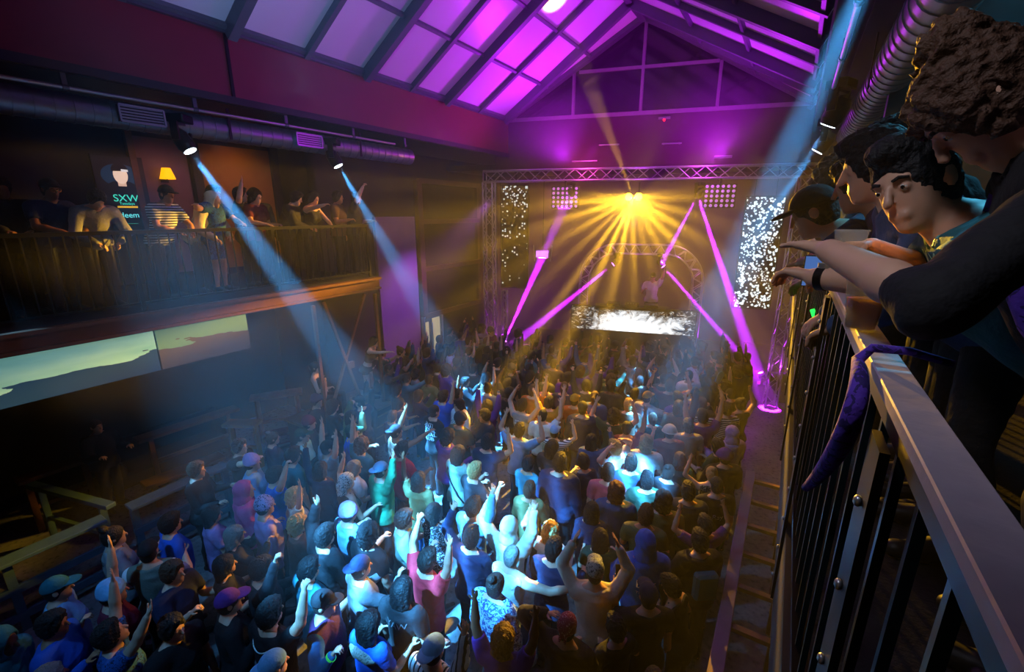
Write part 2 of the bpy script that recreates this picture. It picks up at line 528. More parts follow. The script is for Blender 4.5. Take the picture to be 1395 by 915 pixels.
# ------------------------------------------------------------------ glazed roof: rafters, purlins, milky panes
XR, ZR = -3.95, 10.0
LE, RE = Vector((-7.45, 0, 7.78)), Vector((0.05, 0, 7.78))
RIDGE = Vector((XR, 0, ZR))
roof = struct('ceiling', MB().bar((XR, -2, ZR - 0.02), (XR, 12.9, ZR - 0.02), 0.14, 0.26), M_FRAME)
BAYS = [-1.0, 0.25, 1.5, 2.97, 4.25, 5.5, 6.75, 8.0, 9.15, 10.5, 11.75, 12.9, 14.05]
shared = {}
for side, eave in (('l', LE), ('r', RE)):
    d = RIDGE - eave
    nrm = Vector((-d.z, 0, d.x)) if d.x > 0 else Vector((d.z, 0, -d.x))
    nrm.normalize()
    def end_y(t):
        p = eave + d * t
        return S0.y + (p.x - S0.x) * (SE.y / SE.x)
    for i, y in enumerate(BAYS):
        if y > end_y(0.0) + 0.1:
            continue
        t_end = 1.0
        thick = i % 2 == 0
        w, h = (0.13, 0.2) if thick else (0.09, 0.11)
        MB().bar(eave + Vector((0, y, 0)) - nrm * (h / 2), RIDGE + Vector((0, y, 0)) - nrm * (h / 2), w, h, nrm).build('rafter', M_FRAME, roof)
    for t in (0.02, 0.335, 0.64):
        p = eave + d * t
        ye = end_y(t)
        MB().bar(p + Vector((0, -1, 0)) - nrm * 0.04, p + Vector((0, ye, 0)) - nrm * 0.04, 0.06, 0.08, nrm).build('purlin', M_FRAME, roof)
    for i in range(len(BAYS) - 1):
        for t0, t1 in ((0.02, 0.335), (0.335, 0.64), (0.64, 1.0)):
            y0, y1 = BAYS[i], BAYS[i + 1]
            yl = end_y(t0)
            yh = end_y(t1)
            if y0 >= max(yl, yh):
                continue
            a0, a1 = eave + d * t0, eave + d * t1
            up = nrm * 0.02
            m = MB()
            ps = []
            for pp, ye, yy in ((a0, yl, y0), (a1, yh, y0), (a1, yh, y1), (a0, yl, y1)):
                ps.append(pp + Vector((0, min(yy, ye), 0)))
            m._add(ps + [q + up for q in ps], [(0, 1, 2, 3), (7, 6, 5, 4), (0, 4, 5, 1), (1, 5, 6, 2), (2, 6, 7, 3), (3, 7, 4, 0)])
            m.build('pane', M_PANE, roof)
    # the sloping end rafter along the gable
    MB().bar(st(0.0 if side == 'l' else 7.7, -0.06, ZE + 0.02), st(UA, -0.06, ZA), 0.26, 0.16).build('end_rafter', M_FRAME, roof)

# ------------------------------------------------------------------ right side: upper wall, balcony slab, rooms behind
struct('wall_right', MB().box((0.2, 5.6, 7.28), (0.3, 17.4, 0.94)), M_DARK)
struct('ceiling_right', MB().box((2.1, 5.6, 6.86), (3.6, 17.4, 0.12)), M_DARK)
struct('wall_right_back', MB().box((3.9, 5.6, 3.4), (0.2, 17.4, 6.8)), M_DARK)
struct('floor_right_balcony', MB().box((2.02, 3.9, 3.82), (3.6, 12.6, 0.14)), M_CARPET)
struct('beam_right_balcony', MB().box((0.2, 3.9, 3.68), (0.1, 12.6, 0.38)), M_DARK)
struct('wall_back', MB().box((-4.0, -2.6, 5.0), (16.5, 0.2, 10.2)), M_DARK)
# ------------------------------------------------------------------ haze in the room
def haze(name, label, mb, density):
    m = bpy.data.materials.new(name + '_volume')
    m.use_nodes = True
    nt = m.node_tree
    nt.nodes.remove(nt.nodes['Principled BSDF'])
    v = nt.nodes.new('ShaderNodeVolumeScatter')
    v.inputs['Density'].default_value = density
    v.inputs['Anisotropy'].default_value = 0.2
    nt.links.new(v.outputs[0], nt.nodes['Material Output'].inputs['Volume'])
    m.cycles.homogeneous_volume = True
    tag(mb.build(name, m), label, 'haze', None, 'stuff')
haze('haze', 'thin haze hanging through the hall and catching the beams', MB().box((-4.1, 7.5, 4.9), (14.8, 12.4, 9.7)), 0.013)
haze('stage_haze', 'thicker haze hanging about the stage and its trusses', stage_box(MB(), -2.1, 8.3, -2.6, 2.95, 0.02, 7.9), 0.035)


# ------------------------------------------------------------------ trusses
M_TRUSS = mat('truss_aluminium', 'c4c4cc', 0.28, 0.9, grain=0.05, scale=30)
SHARED = {}
def rod(name, a, b, r, parent, material, n=6):
    """a straight round bar; bars of one length share a mesh"""
    a, b = Vector(a), Vector(b)
    L = (b - a).length
    key = ('rod', round(L, 3), r, n, material.name)
    if key not in SHARED:
        m = MB(); m.cyl((0, 0, 0), (0, 0, L), r, n)
        SHARED[key] = m.mesh('rod')
        SHARED[key].materials.append(material)
    o = link(name, SHARED[key], parent)
    M = (b - a).to_track_quat('Z', 'Y').to_matrix().to_4x4()
    M.translation = a
    o.matrix_local = M
    return o

def box_truss(label, a, b, w, bays, side=None, group='stage trusses'):
    a, b = Vector(a), Vector(b)
    d = (b - a).normalized()
    side = side or SN
    up = d.cross(side).normalized()
    t = thing('truss', label, 'truss', a, 0, group)
    z = Vector((0, 0, 0))
    L = (b - a).length
    offs = [(side * sx + up * sz) * (w / 2) for sx, sz in ((-1, -1), (1, -1), (1, 1), (-1, 1))]
    for o in offs:
        rod('chord', o, o + d * L, .024, t, M_TRUSS, 8)
    for f in range(4):
        p, q = offs[f], offs[(f + 1) % 4]
        for i in range(bays):
            s0, s1 = L * i / bays, L * (i + 1) / bays
            rod('brace', p + d * s0, q + d * s1, .011, t, M_TRUSS) if i % 2 == 0 else rod('brace', q + d * s0, p + d * s1, .011, t, M_TRUSS)
    for s in (0.0, L):
        for f in range(4):
            rod('end_bar', offs[f] + d * s, offs[(f + 1) % 4] + d * s, .014, t, M_TRUSS)
    return t
box_truss('long horizontal lighting truss spanning above the stage', st(-.62, -.3, 6.23), st(8.05, -.3, 6.2), .29, 26)
box_truss('upright truss tower at the left end of the stage', st(-.5, -.3, 0.0), st(-.5, -.3, 6.06), .29, 18, SN)
box_truss('upright truss tower at the right end of the stage', st(7.72, -.3, 0.0), st(7.72, -.3, 6.04), .29, 18, SN)
box_truss('short slim truss post beside the left tower', st(-.08, -.12, .0), st(-.08, -.12, 2.85), .14, 12, SN)

# arch truss over the booth
arch = thing('arch_truss', 'rounded arch of silver truss standing behind the stage screen', 'truss', st(0, .75, 0), STAGE_ANGLE, 'stage trusses')
def arch_path(k):
    """k: outset from the centre line; points in u, z"""
    pts = []
    x0, x1, zt, rc = 2.3 - k, 5.62 + k, 4.15 + k, .95 + k
    for i in range(12):
        pts.append((x0, .9 + (zt - rc - .9) * i / 11))
    for i in range(1, 10):
        a = math.pi - math.pi / 2 * i / 9
        pts.append((x0 + rc + rc * math.cos(a), zt - rc + rc * math.sin(a)))
    for i in range(1, 9):
        pts.append((x0 + rc + (x1 - x0 - 2 * rc) * i / 8, zt))
    for i in range(1, 10):
        a = math.pi / 2 - math.pi / 2 * i / 9
        pts.append((x1 - rc + rc * math.cos(a), zt - rc + rc * math.sin(a)))
    for i in range(1, 12):
        pts.append((x1, zt - rc - (zt - rc - .9) * i / 11))
    return pts
pin, pout = arch_path(-.14), arch_path(.14)
for v in (-.14, .14):
    for pth in (pin, pout):
        MB().tube([(u, v, z) for u, z in pth], .026, 8).build('chord', M_TRUSS, arch)
for v in (-.14, .14):
    for i in range(len(pin) - 1):
        a, b = (pin[i], pout[i + 1]) if i % 2 == 0 else (pout[i], pin[i + 1])
        rod('brace', (a[0], v, a[1]), (b[0], v, b[1]), .012, arch, M_TRUSS)
for i in range(0, len(pin), 2):
    rod('brace', (pin[i][0], -.14, pin[i][1]), (pin[i][0], .14, pin[i][1]), .012, arch, M_TRUSS)
    rod('brace', (pout[i][0], -.14, pout[i][1]), (pout[i][0], .14, pout[i][1]), .012, arch, M_TRUSS)

# ------------------------------------------------------------------ LED walls
def led_mat(name, kind):
    k = NT(name)
    k.b.inputs['Base Color'].default_value = (.004, .004, .006, 1)
    k.b.inputs['Roughness'].default_value = .4
    co = k.coords()
    sep = k.n('ShaderNodeSeparateXYZ')
    k.l(co, sep.inputs[0])
    x, z = sep.outputs['X'], sep.outputs['Z']
    if kind == 'burst':
        ex = k.math('DIVIDE', k.math('SUBTRACT', x, 0.1), 1.15)
        ez = k.math('DIVIDE', k.math('SUBTRACT', z, 0.2), .42)
        r = k.math('SQRT', k.math('ADD', k.math('MULTIPLY', ex, ex), k.math('MULTIPLY', ez, ez)))
        n1 = k.n('ShaderNodeTexNoise', Scale=3.2, Detail=6.0, Distortion=1.5)
        k.l(co, n1.inputs['Vector'])
        core = k.math('MULTIPLY', k.math('MAXIMUM', k.math('SUBTRACT', k.math('ADD', 1.25, k.math('MULTIPLY', k.math('SUBTRACT', n1.outputs['Fac'], .5), 2.2)), r), 0.0), 3.0)
        ang = k.math('ARCTAN2', z, x)
        cmb = k.n('ShaderNodeCombineXYZ')
        k.l(k.math('MULTIPLY', ang, 9.0), cmb.inputs[0]); k.l(k.math('MULTIPLY', r, 3.0), cmb.inputs[1])
        n2 = k.n('ShaderNodeTexNoise', Scale=3.0, Detail=4.0, Distortion=1.0)
        k.l(cmb.outputs[0], n2.inputs['Vector'])
        sp = k.math('MULTIPLY', k.math('MAXIMUM', k.math('SUBTRACT', n2.outputs['Fac'], .54), 0.0), 9.0)
        s = k.math('ADD', core, k.math('MULTIPLY', sp, 1.0))
        k.b.inputs['Emission Color'].default_value = (.9, .95, 1, 1)
        k.l(k.math('MULTIPLY', s, .8), k.b.inputs['Emission Strength'])
    else:
        vor = k.n('ShaderNodeTexVoronoi', Scale=13.0 if kind == 'sparse' else 15.0)
        k.l(co, vor.inputs['Vector'])
        n1 = k.n('ShaderNodeTexNoise', Scale=5.0, Detail=3.0)
        k.l(co, n1.inputs['Vector'])
        if kind == 'sparse':        # dense at the top, thinning out downwards
            sv = k.n('ShaderNodeSeparateColor')
            k.l(vor.outputs['Color'], sv.inputs[0])
            share = k.math('ADD', k.math('MULTIPLY', z, .14), .24)
            share = k.math('ADD', share, k.math('MULTIPLY', k.math('GREATER_THAN', z, .92), .6))
            dens = k.math('MULTIPLY', k.math('LESS_THAN', sv.outputs[0], share), .33)
        else:
            dens = k.math('ADD', .42, k.math('MULTIPLY', k.math('SUBTRACT', n1.outputs['Fac'], .5), 1.1))
        dots = k.math('LESS_THAN', vor.outputs['Distance'], dens)
        k.b.inputs['Emission Color'].default_value = (.85, .95, 1, 1)
        k.l(k.math('MULTIPLY', dots, .9 if kind == 'sparse' else 1.4), k.b.inputs['Emission Strength'])
    return k.m

def led(label, u0, u1, z0, z1, v, m, group=None):
    t = thing('led_screen', label, 'screen', st((u0 + u1) / 2, v, (z0 + z1) / 2), STAGE_ANGLE, group)
    w, h = u1 - u0, z1 - z0
    MB().box((0, 0, 0), (w, .02, h)).build('display', m, t)
    b = MB()
    b.box((0, .05, 0), (w + .02, .07, h + .02))
    for s in (-1, 1):
        b.box((s * (w / 2 + .015), .02, 0), (.03, .09, h + .06)); b.box((0, .02, s * (h / 2 + .015)), (w, .09, .03))
    b.build('cabinet', M_BLACKMETAL, t)
    return t
led('wide screen across the booth front showing a white burst', 2.0, 5.62, .93, 2.42, .3, led_mat('led_burst', 'burst'))
led('narrow hanging screen left of the stage sprinkled with white dots', -.22, .6, 2.95, 5.98, .05, led_mat('led_sparse', 'sparse'))
led('narrow hanging screen right of the stage covered in white fragments', 6.52, 7.42, 2.68, 5.6, .05, led_mat('led_dense', 'dense'))
for n, u in (('left', -.02), ('right', 6.95)):
    for du in (-.25, .25):
        rod('hanger', st(u + du, .07, 5.62 if n == 'right' else 6.0), st(u + du, .07, 6.45), .012, None, M_BLACKMETAL)['kind'] = 'structure'

booth = thing('booth', 'black booth and riser behind the burst screen', 'booth', st(3.8, 1.0, .9), STAGE_ANGLE)
MB().box((0, 0, .4), (3.6, 1.5, .8)).build('riser', M_DARK, booth)
MB().box((0, -.45, 1.5), (2.2, .55, .06)).build('table_top', M_BLACKMETAL, booth)
for s in (-1, 1):
    MB().box((s * 1.0, -.45, 1.13), (.06, .5, .7)).build('leg', M_BLACKMETAL, booth)
deckn = 0
for x, lab in ((-.55, 'left flat media player on the booth table'), (0.0, 'mixer between the two media players on the booth table'), (.55, 'right flat media player on the booth table')):
    dk = thing('media_player' if x else 'mixer', lab, 'audio deck', st(3.8, 1.0, .9) + SE * x + SN * -.45 + Vector((0, 0, 1.53)), STAGE_ANGLE)
    MB().box((0, 0, .05), (.4, .4, .1)).build('body', M_BLACKMETAL, dk, .01)
    if x:
        MB().cyl((0, -.03, .1), (0, -.03, .115), .12, 16).build('jog_wheel', M_STEEL, dk)
    else:
        for i in range(4):
            MB().box((-.12 + .08 * i, -.1, .105), (.015, .1, .02)).build('fader', M_ALU, dk)

# ------------------------------------------------------------------ moving heads, matrix lamps, amber lamp
def lens_mat(name, c, s):
    return mat(name, c, .2, emit=c, strength=s)
LENS_BLUE = lens_mat('lens_blue', 'dff2ff', 14)
LENS_PURPLE = lens_mat('lens_purple', 'e060ff', 10)
LENS_AMBER = lens_mat('lens_amber', 'ffc020', 24)

def moving_head(label, lens_at, aim, base_dir, lens_m, size=1.0, group='moving head lamps'):
    """lens_at: centre of the lens; aim: target; base_dir: from the head toward its base"""
    d = (Vector(aim) - Vector(lens_at)).normalized()
    c = Vector(lens_at) - d * .22 * size
    bd = Vector(base_dir)
    t = thing('moving_head', label, 'stage light', c + bd * .42 * size, 0, group)
    I = -bd * .42 * size
    x = d.cross(bd)
    x = x.normalized() if x.length > .05 else Vector((1, 0, 0))
    M = Matrix((x, bd.cross(x), bd)).transposed()
    MB().box(bd * -.06 * size, Vector((.34, .3, .14)) * size, M).build('base', M_BLACKMETAL, t, .012)
    y = MB()
    for s in (-1, 1):
        y.bar(bd * -.12 * size + x * s * .19 * size, I + x * s * .19 * size, .05 * size, .12 * size, d)
    y.bar(bd * -.14 * size - x * .21 * size, bd * -.14 * size + x * .21 * size, .1 * size, .05 * size, bd)
    y.build('yoke', M_BLACKMETAL, t)
    h = MB()
    h.cone(I - d * .2 * size, I - d * .1 * size, .09 * size, .14 * size, 16)
    h.cone(I - d * .1 * size, I + d * .1 * size, .14 * size, .15 * size, 16)
    h.cone(I + d * .1 * size, I + d * .185 * size, .15 * size, .12 * size, 16)
    hd = h.build('head', M_BLACKMETAL, t)
    MB().cyl(I + d * .186 * size, I + d * .2 * size, .105 * size, 16).build('lens', lens_m, hd)
    MB().cyl(I + d * .15 * size, I + d * .192 * size, .125 * size, 16).build('bezel', M_BLACKMETAL, hd)
    return t
UPV = Vector((0, 0, 1))
WHERE = ['blue-lit moving head nearest the head screen on the left pipe', 'blue-lit moving head near the far end of the left pipe', 'blue-lit moving head at the near end of the left pipe',
         'blue-lit moving head in the middle of the right pipe', 'small blue-lit moving head furthest along the right pipe', 'blue-lit moving head high over the right balcony rail', 'blue-lit moving head under the ridge behind the dance floor']
for (s_, p_, t_, e_, a_), lab in zip(BALCONY_HEADS, WHERE):
    dd = (Vector(t_) - Vector(p_)).normalized()
    moving_head(lab, Vector(p_) - dd * .03, t_, UPV, LENS_BLUE, .62 if 'high over' in lab else .8)
PL = [('purple moving head on the deck at the left of the stage', -UPV), ('purple moving head hung inside the left of the arch', UPV), ('purple moving head hung left on the front truss', UPV),
      ('purple moving head hung right on the front truss', UPV), None, ('purple moving head hung inside the right of the arch', UPV)]
for (p_, t_, e_, a_), it in zip(PURPLE_BEAMS, PL):
    if it:
        dd = (t_ - p_).normalized()
        moving_head(it[0], p_ - dd * .03, t_, it[1], LENS_PURPLE, .62)
moving_head('purple moving head on the deck at the right of the stage', st(7.33, -.45, 1.0), st(5.6, -.3, 4.5), -UPV, LENS_PURPLE, .62)
for s in (-1, 1):
    lp = thing('blinder', 'round amber lamp on the front truss, %s of the glaring pair' % ('left' if s < 0 else 'right'), 'stage light', st(3.66 + s * .13, -.42, 5.62), STAGE_ANGLE)
    MB().cone((0, -.02, 0), (0, .16, 0), .11, .07, 16).build('housing', M_BLACKMETAL, lp)
    MB().cyl((0, -.045, 0), (0, -.022, 0), .095, 16).build('lens', LENS_AMBER, lp)
    MB().box((0, .08, .2), (.04, .04, .34)).build('bracket', M_BLACKMETAL, lp)
for u, side in ((1.78, 'left'), (5.8, 'right')):
    mx = thing('matrix_lamp', 'square matrix of small lamps on the %s half of the truss' % side, 'stage light', st(u, -.3, 5.62), STAGE_ANGLE)
    MB().box((0, 0, 0), (.78, .12, .6)).build('housing', M_BLACKMETAL, mx, .01)
    MB().box((0, 0, .4), (.05, .05, .25)).build('bracket', M_BLACKMETAL, mx)
    for i in range(6):
        for j in range(5):
            key = 'matrix_bulb'
            if key not in SHARED:
                SHARED[key] = MB().ball((0, 0, 0), (.04, .025, .04), 8, 6).mesh('bulb')
                SHARED[key].materials.append(mat('lilac_bulb', 'c890e0', .3, emit='b070e0', strength=.8))
            link('bulb', SHARED[key], mx, (-.32 + .128 * i, -.065, -.235 + .118 * j))
sb = thing('strobe', 'open framed strobe lamp hanging left of the arch', 'stage light', st(1.15, -.25, 4.03), STAGE_ANGLE)
MB().box((0, 0, 0), (.42, .16, .24)).build('housing', M_ALU, sb, .01)
MB().box((0, -.085, 0), (.36, .01, .18)).build('lens', lens_mat('lens_violet', 'd070ff', 2.0), sb)
for s in (-1, 1):
    MB().bar((s * .24, 0, -.22), (s * .28, 0, .25), .03, .03).build('side_bracket', M_ALU, sb)
MB().box((0, .02, 1.1), (.02, .02, 1.95)).build('hanging_rod', M_BLACKMETAL, sb)

# ------------------------------------------------------------------ end wall fittings
for i, (u, z, L, n) in enumerate(((2.9, 7.0, .55, 'slim conduit on the end wall, left of the upper pair'), (4.53, 6.97, .5, 'slim conduit on the end wall, right of the upper pair'), (5.82, 6.6, .42, 'pink tube lamp on the end wall above the right matrix'), (2.25, 6.6, .7, 'slim conduit on the end wall above the left matrix'))):
    t = thing('wall_conduit' if 'conduit' in n else 'tube_lamp', n, 'conduit' if 'conduit' in n else 'lamp', st(u, -.04, z), STAGE_ANGLE)
    MB().cyl((-L / 2, 0, 0), (L / 2, 0, 0), .02 if i != 2 else .035, 8).build('tube', M_ALU, t)
    for s in (-1, 1):
        MB().box((s * L * .4, .03, 0), (.04, .05, .06)).build('clip', M_STEEL, t)
ex = thing('warning_lamp', 'small red lamp under the gable window sill', 'lamp', st(4.29, -.03, 7.6), STAGE_ANGLE)
MB().box((0, 0, 0), (.3, .06, .05)).build('housing', M_ALU, ex)
MB().ball((0, -.02, -.05), .035, 10, 6).build('bulb', mat('red_bulb', 'ff2030', .3, emit='ff1830', strength=3), ex)

# ------------------------------------------------------------------ ducts and lighting pipes under the balcony ceilings
M_DUCT = mat('galvanised_duct', '8a929c', 0.4, 0.8, grain=0.12, scale=14, bump=0.08)
def duct(label, x, y0, y1, z, r, grilles, straps, side):
    t = thing('air_duct', label, 'duct', (x, y0, z))
    L = y1 - y0
    m = MB(); m.cyl((0, 0, 0), (0, L, 0), r, 24); m.build('pipe', M_DUCT, t)
    ring = MB()
    k = 'ring%g' % r
    if k not in SHARED:
        m = MB(); m.cyl((0, -.012, 0), (0, .012, 0), r + .008, 24); SHARED[k] = m.mesh('seam'); SHARED[k].materials.append(M_DUCT)
    for i in range(int(L / .18)):
        link('seam', SHARED[k], t, (0, .09 + i * .18, 0))
    for gy in grilles:
        g = MB(); w, h = .5, .2
        X = side * (r + .06)
        for s in (-1, 1):
            g.box((X, gy - y0, s * h / 2), (.03, w, .02)); g.box((X, gy - y0 + s * w / 2, 0), (.03, .02, h))
        g.box((X - side * .06, gy - y0, 0), (.1, w, h))
        gr = g.build('grille_box', M_ALU, t)
        for i in range(5):
            MB().box((X, gy - y0, -.07 + .035 * i), (.02, w - .03, .012)).build('louver', M_BLACKMETAL, gr)
    for sy in straps:
        m = MB(); m.box((side * (r + .004), sy - y0, .07), (.012, .04, .44)); m.build('strap', M_BLACKMETAL, t)
    return t
duct('round galvanised air duct under the left balcony ceiling', -7.85, -2.2, 8.3, 6.45, .17, (3.05, 5.55), (4.2, 6.75), 1)
duct('round galvanised air duct over the right balcony rail', .56, -1.5, 9.6, 6.4, .17, (), (3.0, 5.4), -1)
for label, x, z, y0, y1 in (('thin steel lighting pipe along the left balcony', -7.58, 6.63, -2.2, 7.6), ('thin steel lighting pipe along the right balcony', .17, 6.61, -1.6, 10.2)):
    t = thing('lighting_pipe', label, 'pipe', (x, y0, z))
    MB().cyl((0, 0, 0), (0, y1 - y0, 0), .024, 10).build('pipe', M_ALU, t)
    n = int((y1 - y0) / 1.4)
    for i in range(n + 1):
        c = MB(); c.box((0, .3 + i * 1.4, .07), (.035, .05, .17)); c.cyl((0, .27 + i * 1.4, 0), (0, .33 + i * 1.4, 0), .036, 10)
        c.build('clamp', M_STEEL, t)

# ------------------------------------------------------------------ railings
def baluster(parent, p, h, material, w=.016):
    key = ('bal', round(h, 3), w, material.name)
    if key not in SHARED:
        SHARED[key] = MB().box((0, 0, h / 2), (w, w, h)).mesh('baluster')
        SHARED[key].materials.append(material)
    return link('baluster', SHARED[key], parent, p)
lr = thing('balcony_railing', 'black steel balustrade along the left balcony', 'railing', (-7.6, 0, 3.89))
MB().box((0, 2.6, 1.06), (.07, 8.2, .05)).build('top_rail', M_BLACKMETAL, lr)
MB().box((-.5, 6.68, 1.06), (1.0, .07, .05)).build('top_rail', M_BLACKMETAL, lr)
MB().box((0, 2.6, .1), (.03, 8.2, .03)).build('bottom_rail', M_BLACKMETAL, lr)
for i in range(66):
    baluster(lr, (0, -1.4 + i * .124, .1), .94, M_BLACKMETAL)
for i in range(8):
    baluster(lr, (-.1 - i * .124, 6.68, .1), .94, M_BLACKMETAL)
for y in (-1.4, .6, 2.6, 4.6, 6.66):
    MB().box((0, y, .52), (.05, .05, 1.05)).build('post', M_BLACKMETAL, lr)

M_RAILTOP = mat('brushed_rail', '9c94a2', 0.5, 0.0, grain=0.18, scale=24, bump=0.1)
rr = thing('balcony_railing', 'right balcony balustrade with wide brushed flat top rail', 'railing', (.175, 0, 3.89))
MB().box((0, 3.6, 1.045), (.05, 9.4, .02)).build('top_rail', M_RAILTOP, rr, .002)
MB().box((0, 3.6, 1.015), (.03, 9.4, .04)).build('under_rail', M_BLACKMETAL, rr)
MB().box((0, 3.6, .08), (.03, 9.4, .03)).build('bottom_rail', M_BLACKMETAL, rr)
M_BAL = mat('blued_steel_bar', '2a3c44', 0.3, 0.7, grain=0.1)
for i in range(68):
    y = -.98 + i * .135
    baluster(rr, (0, y, .08), .93, M_BAL, .013)
for y in (.76, 2.1, 3.5, 4.9, 6.3):
    p = MB().box((-.03, y, .3), (.012, .08, 1.4)).build('post', M_BLACKMETAL, rr)
    for j in range(9):
        MB().ball((-.04, y, -.3 + j * .15), (.006, .009, .009), 8, 5).build('bolt', M_ALU, p)

# ------------------------------------------------------------------ projected picture band under the left balcony
def band_mat(name, kind):
    k = NT(name)
    co = k.coords()
    sep = k.n('ShaderNodeSeparateXYZ')
    k.l(co, sep.inputs[0])
    n1 = k.n('ShaderNodeTexNoise', Scale=2.6, Detail=6.0)
    mp = k.n('ShaderNodeMapping')
    mp.inputs['Scale'].default_value = (1, .45, 2.6)
    k.l(co, mp.inputs['Vector'])
    k.l(mp.outputs[0], n1.inputs['Vector'])
    if kind == 'coast':
        e = k.math('ADD', k.math('MULTIPLY', k.math('SUBTRACT', n1.outputs['Fac'], .5), .35), k.math('ADD', sep.outputs['Z'], k.math('MULTIPLY', sep.outputs['Y'], -.05)))
        land = k.math('GREATER_THAN', e, -.1)
        c = k.mix(n1.outputs['Fac'], srgb('4a9a9c'), srgb('a8d8c4'))
        c = k.mix(land, srgb('123a5e'), c)
    else:
        e = k.math('ADD', k.math('MULTIPLY', k.math('SUBTRACT', n1.outputs['Fac'], .5), .5), sep.outputs['Z'])
        c = k.mix(k.math('GREATER_THAN', e, .06), srgb('4a4448'), srgb('5e8a78'))
    k.l(c, k.b.inputs['Base Color'])
    k.l(c, k.b.inputs['Emission Color'])
    k.b.inputs['Emission Strength'].default_value = .42 if kind == 'coast' else .28
    return k.m
for lab, y0, y1, kd in (('aqua coastline picture on the wide screen under the left balcony', -1.2, 2.58, 'coast'), ('grey-green picture on the shorter screen under the left balcony', 2.6, 3.86, 'cloud')):
    t = thing('display_screen', lab, 'screen', (-7.46, (y0 + y1) / 2, 3.33))
    MB().box((0.03, 0, 0), (.02, y1 - y0, .57)).build('display', band_mat('band_' + kd, kd), t)
    MB().box((0, 0, 0), (.04, y1 - y0 + .01, .585)).build('casing', M_BLACKMETAL, t)
    for s in (-1, 1):
        MB().box((-.02, s * (y1 - y0) * .4, .2), (.03, .06, .12)).build('hanger', M_BLACKMETAL, t)

# ------------------------------------------------------------------ podium with crossed steel braces beneath the balcony end
M_POST = mat('brown_steel', '7c5440', 0.4, 0.3, grain=0.2, scale=12)
pod = thing('podium', 'low black podium between the steel posts at the balcony end', 'platform', (-8.1, 6.0, 0))
MB().box((0, 0, .45), (1.25, 1.9, .9)).build('base', M_DARK, pod)
MB().box((0, 0, .93), (1.35, 2.0, .06)).build('deck', M_WOOD, pod, .01)
for i in range(3):
    MB().box((.64, 0, .25 + i * .25), (.02, 1.9, .03)).build('batten', M_WOOD, pod)
for y in (5.2, 6.72):
    p = MB(); p.box((-7.58, y, 2.25), (.06, .06, 2.52))
    o = p.build('steel_post', M_POST)
    tag(o, 'brown steel post at the %s side of the crossed braces' % ('balcony-stair' if y < 6 else 'stage'), 'post')
br = thing('cross_brace', 'crossed steel braces under the end of the left balcony', 'brace', (-7.6, 0, 0))
MB().bar((0, 5.45, 3.53), (0, 6.1, 1.3), .05, .05).build('brace_bar', M_POST, br)
MB().bar((-.05, 6.5, 3.53), (-.05, 5.4, 1.3), .05, .05).build('brace_bar', M_POST, br)
MB().box((-.02, 5.95, 2.1), (.08, .14, .14)).build('gusset', M_POST, br)

# ------------------------------------------------------------------ drink rails, benches and tables left of the floor
M_TEALRAIL = mat('worn_blue_rail', '4a6a7e', 0.45, 0.1, grain=0.25, scale=8, bump=0.15)
def drink_rail(label, x, y0, y1, z=1.02, w=.24, material=M_TEALRAIL, cross=None):
    t = thing('drink_rail', label, 'rail', (x, y0, 0))
    L = y1 - y0
    MB().box((0, L / 2, z), (w, L, .05)).build('top_board', material, t, .008)
    MB().box((.02, L / 2, z - .42), (.05, L, .1)).build('mid_rail', material, t)
    MB().box((.02, L / 2, z - .8), (.05, L, .1)).build('low_rail', material, t)
    n = max(2, int(L / .75) + 1)
    for i in range(n):
        MB().box((0, .06 + (L - .12) * i / (n - 1), (z - .02) / 2), (.07, .09, z - .02)).build('post', material, t)
    return t
drink_rail('long worn blue drink rail at the lower left of the floor', -7.8, -1.2, 1.68)
drink_rail('shorter worn blue drink rail nearer the podium', -7.8, 1.95, 3.35)
def table(label, a, b, z, w, material, name='bar_table', cat='table'):
    a, b = Vector(a), Vector(b)
    t = thing(name, label, cat, (a.x, a.y, 0))
    d = b - a
    MB().bar((0, 0, z), (d.x, d.y, z), w, .07).build('top_board', material, t, .01)
    for f in (.12, .88):
        MB().box((d.x * f, d.y * f, (z - .03) / 2), (.08, .08, z - .03)).build('leg', material, t)
    MB().bar((d.x * .12, d.y * .12, z * .45), (d.x * .88, d.y * .88, z * .45), .06, .06).build('stretcher', material, t)
    return t
table('brown bar table along the dark wall under the balcony, nearest the lit band', (-10.2, 1.3, 0), (-10.2, 2.25, 0), 1.0, .3, M_WOOD)
table('long brown bar table along the dark wall under the balcony', (-10.2, 2.9, 0), (-10.1, 4.75, 0), 1.0, .3, M_WOOD)
table('slim blue rail crossing from the wall to the drink rail', (-9.9, 1.4, 0), (-8.1, 1.85, 0), 1.0, .14, M_TEALRAIL, 'cross_rail', 'rail')
table('dark wood bench before the long bar table', (-9.3, 2.6, 0), (-9.2, 3.9, 0), .5, .34, M_WOOD, 'bench', 'bench')
table('ochre wood bar table in the amber patch beside the podium', (-9.5, 4.2, 0), (-8.9, 4.55, 0), 1.0, .3, mat('ochre_wood', '9a6c24', .5, grain=.3, scale=9), 'bar_table')
table('pale wood bar table behind the podium', (-10.0, 5.0, 0), (-9.4, 5.9, 0), 1.15, .34, mat('pale_wood', '8c6c60', .5, grain=.3, scale=9), 'bar_table')
table('mauve wood bench below the pale bar table', (-9.2, 4.75, 0), (-8.9, 5.3, 0), .55, .3, mat('mauve_wood', '6c5264', .5, grain=.3, scale=9), 'bench', 'bench')
sofa = thing('sofa', 'low dark upholstered sofa under the left balcony', 'sofa', (-10.6, 3.6, 0), 0)
M_SOFA = mat('dark_upholstery', '1d1a1e', .8, grain=.3, scale=20, bump=.2)
MB().box((0, 0, .25), (.8, 2.2, .3)).build('seat', M_SOFA, sofa, .05)
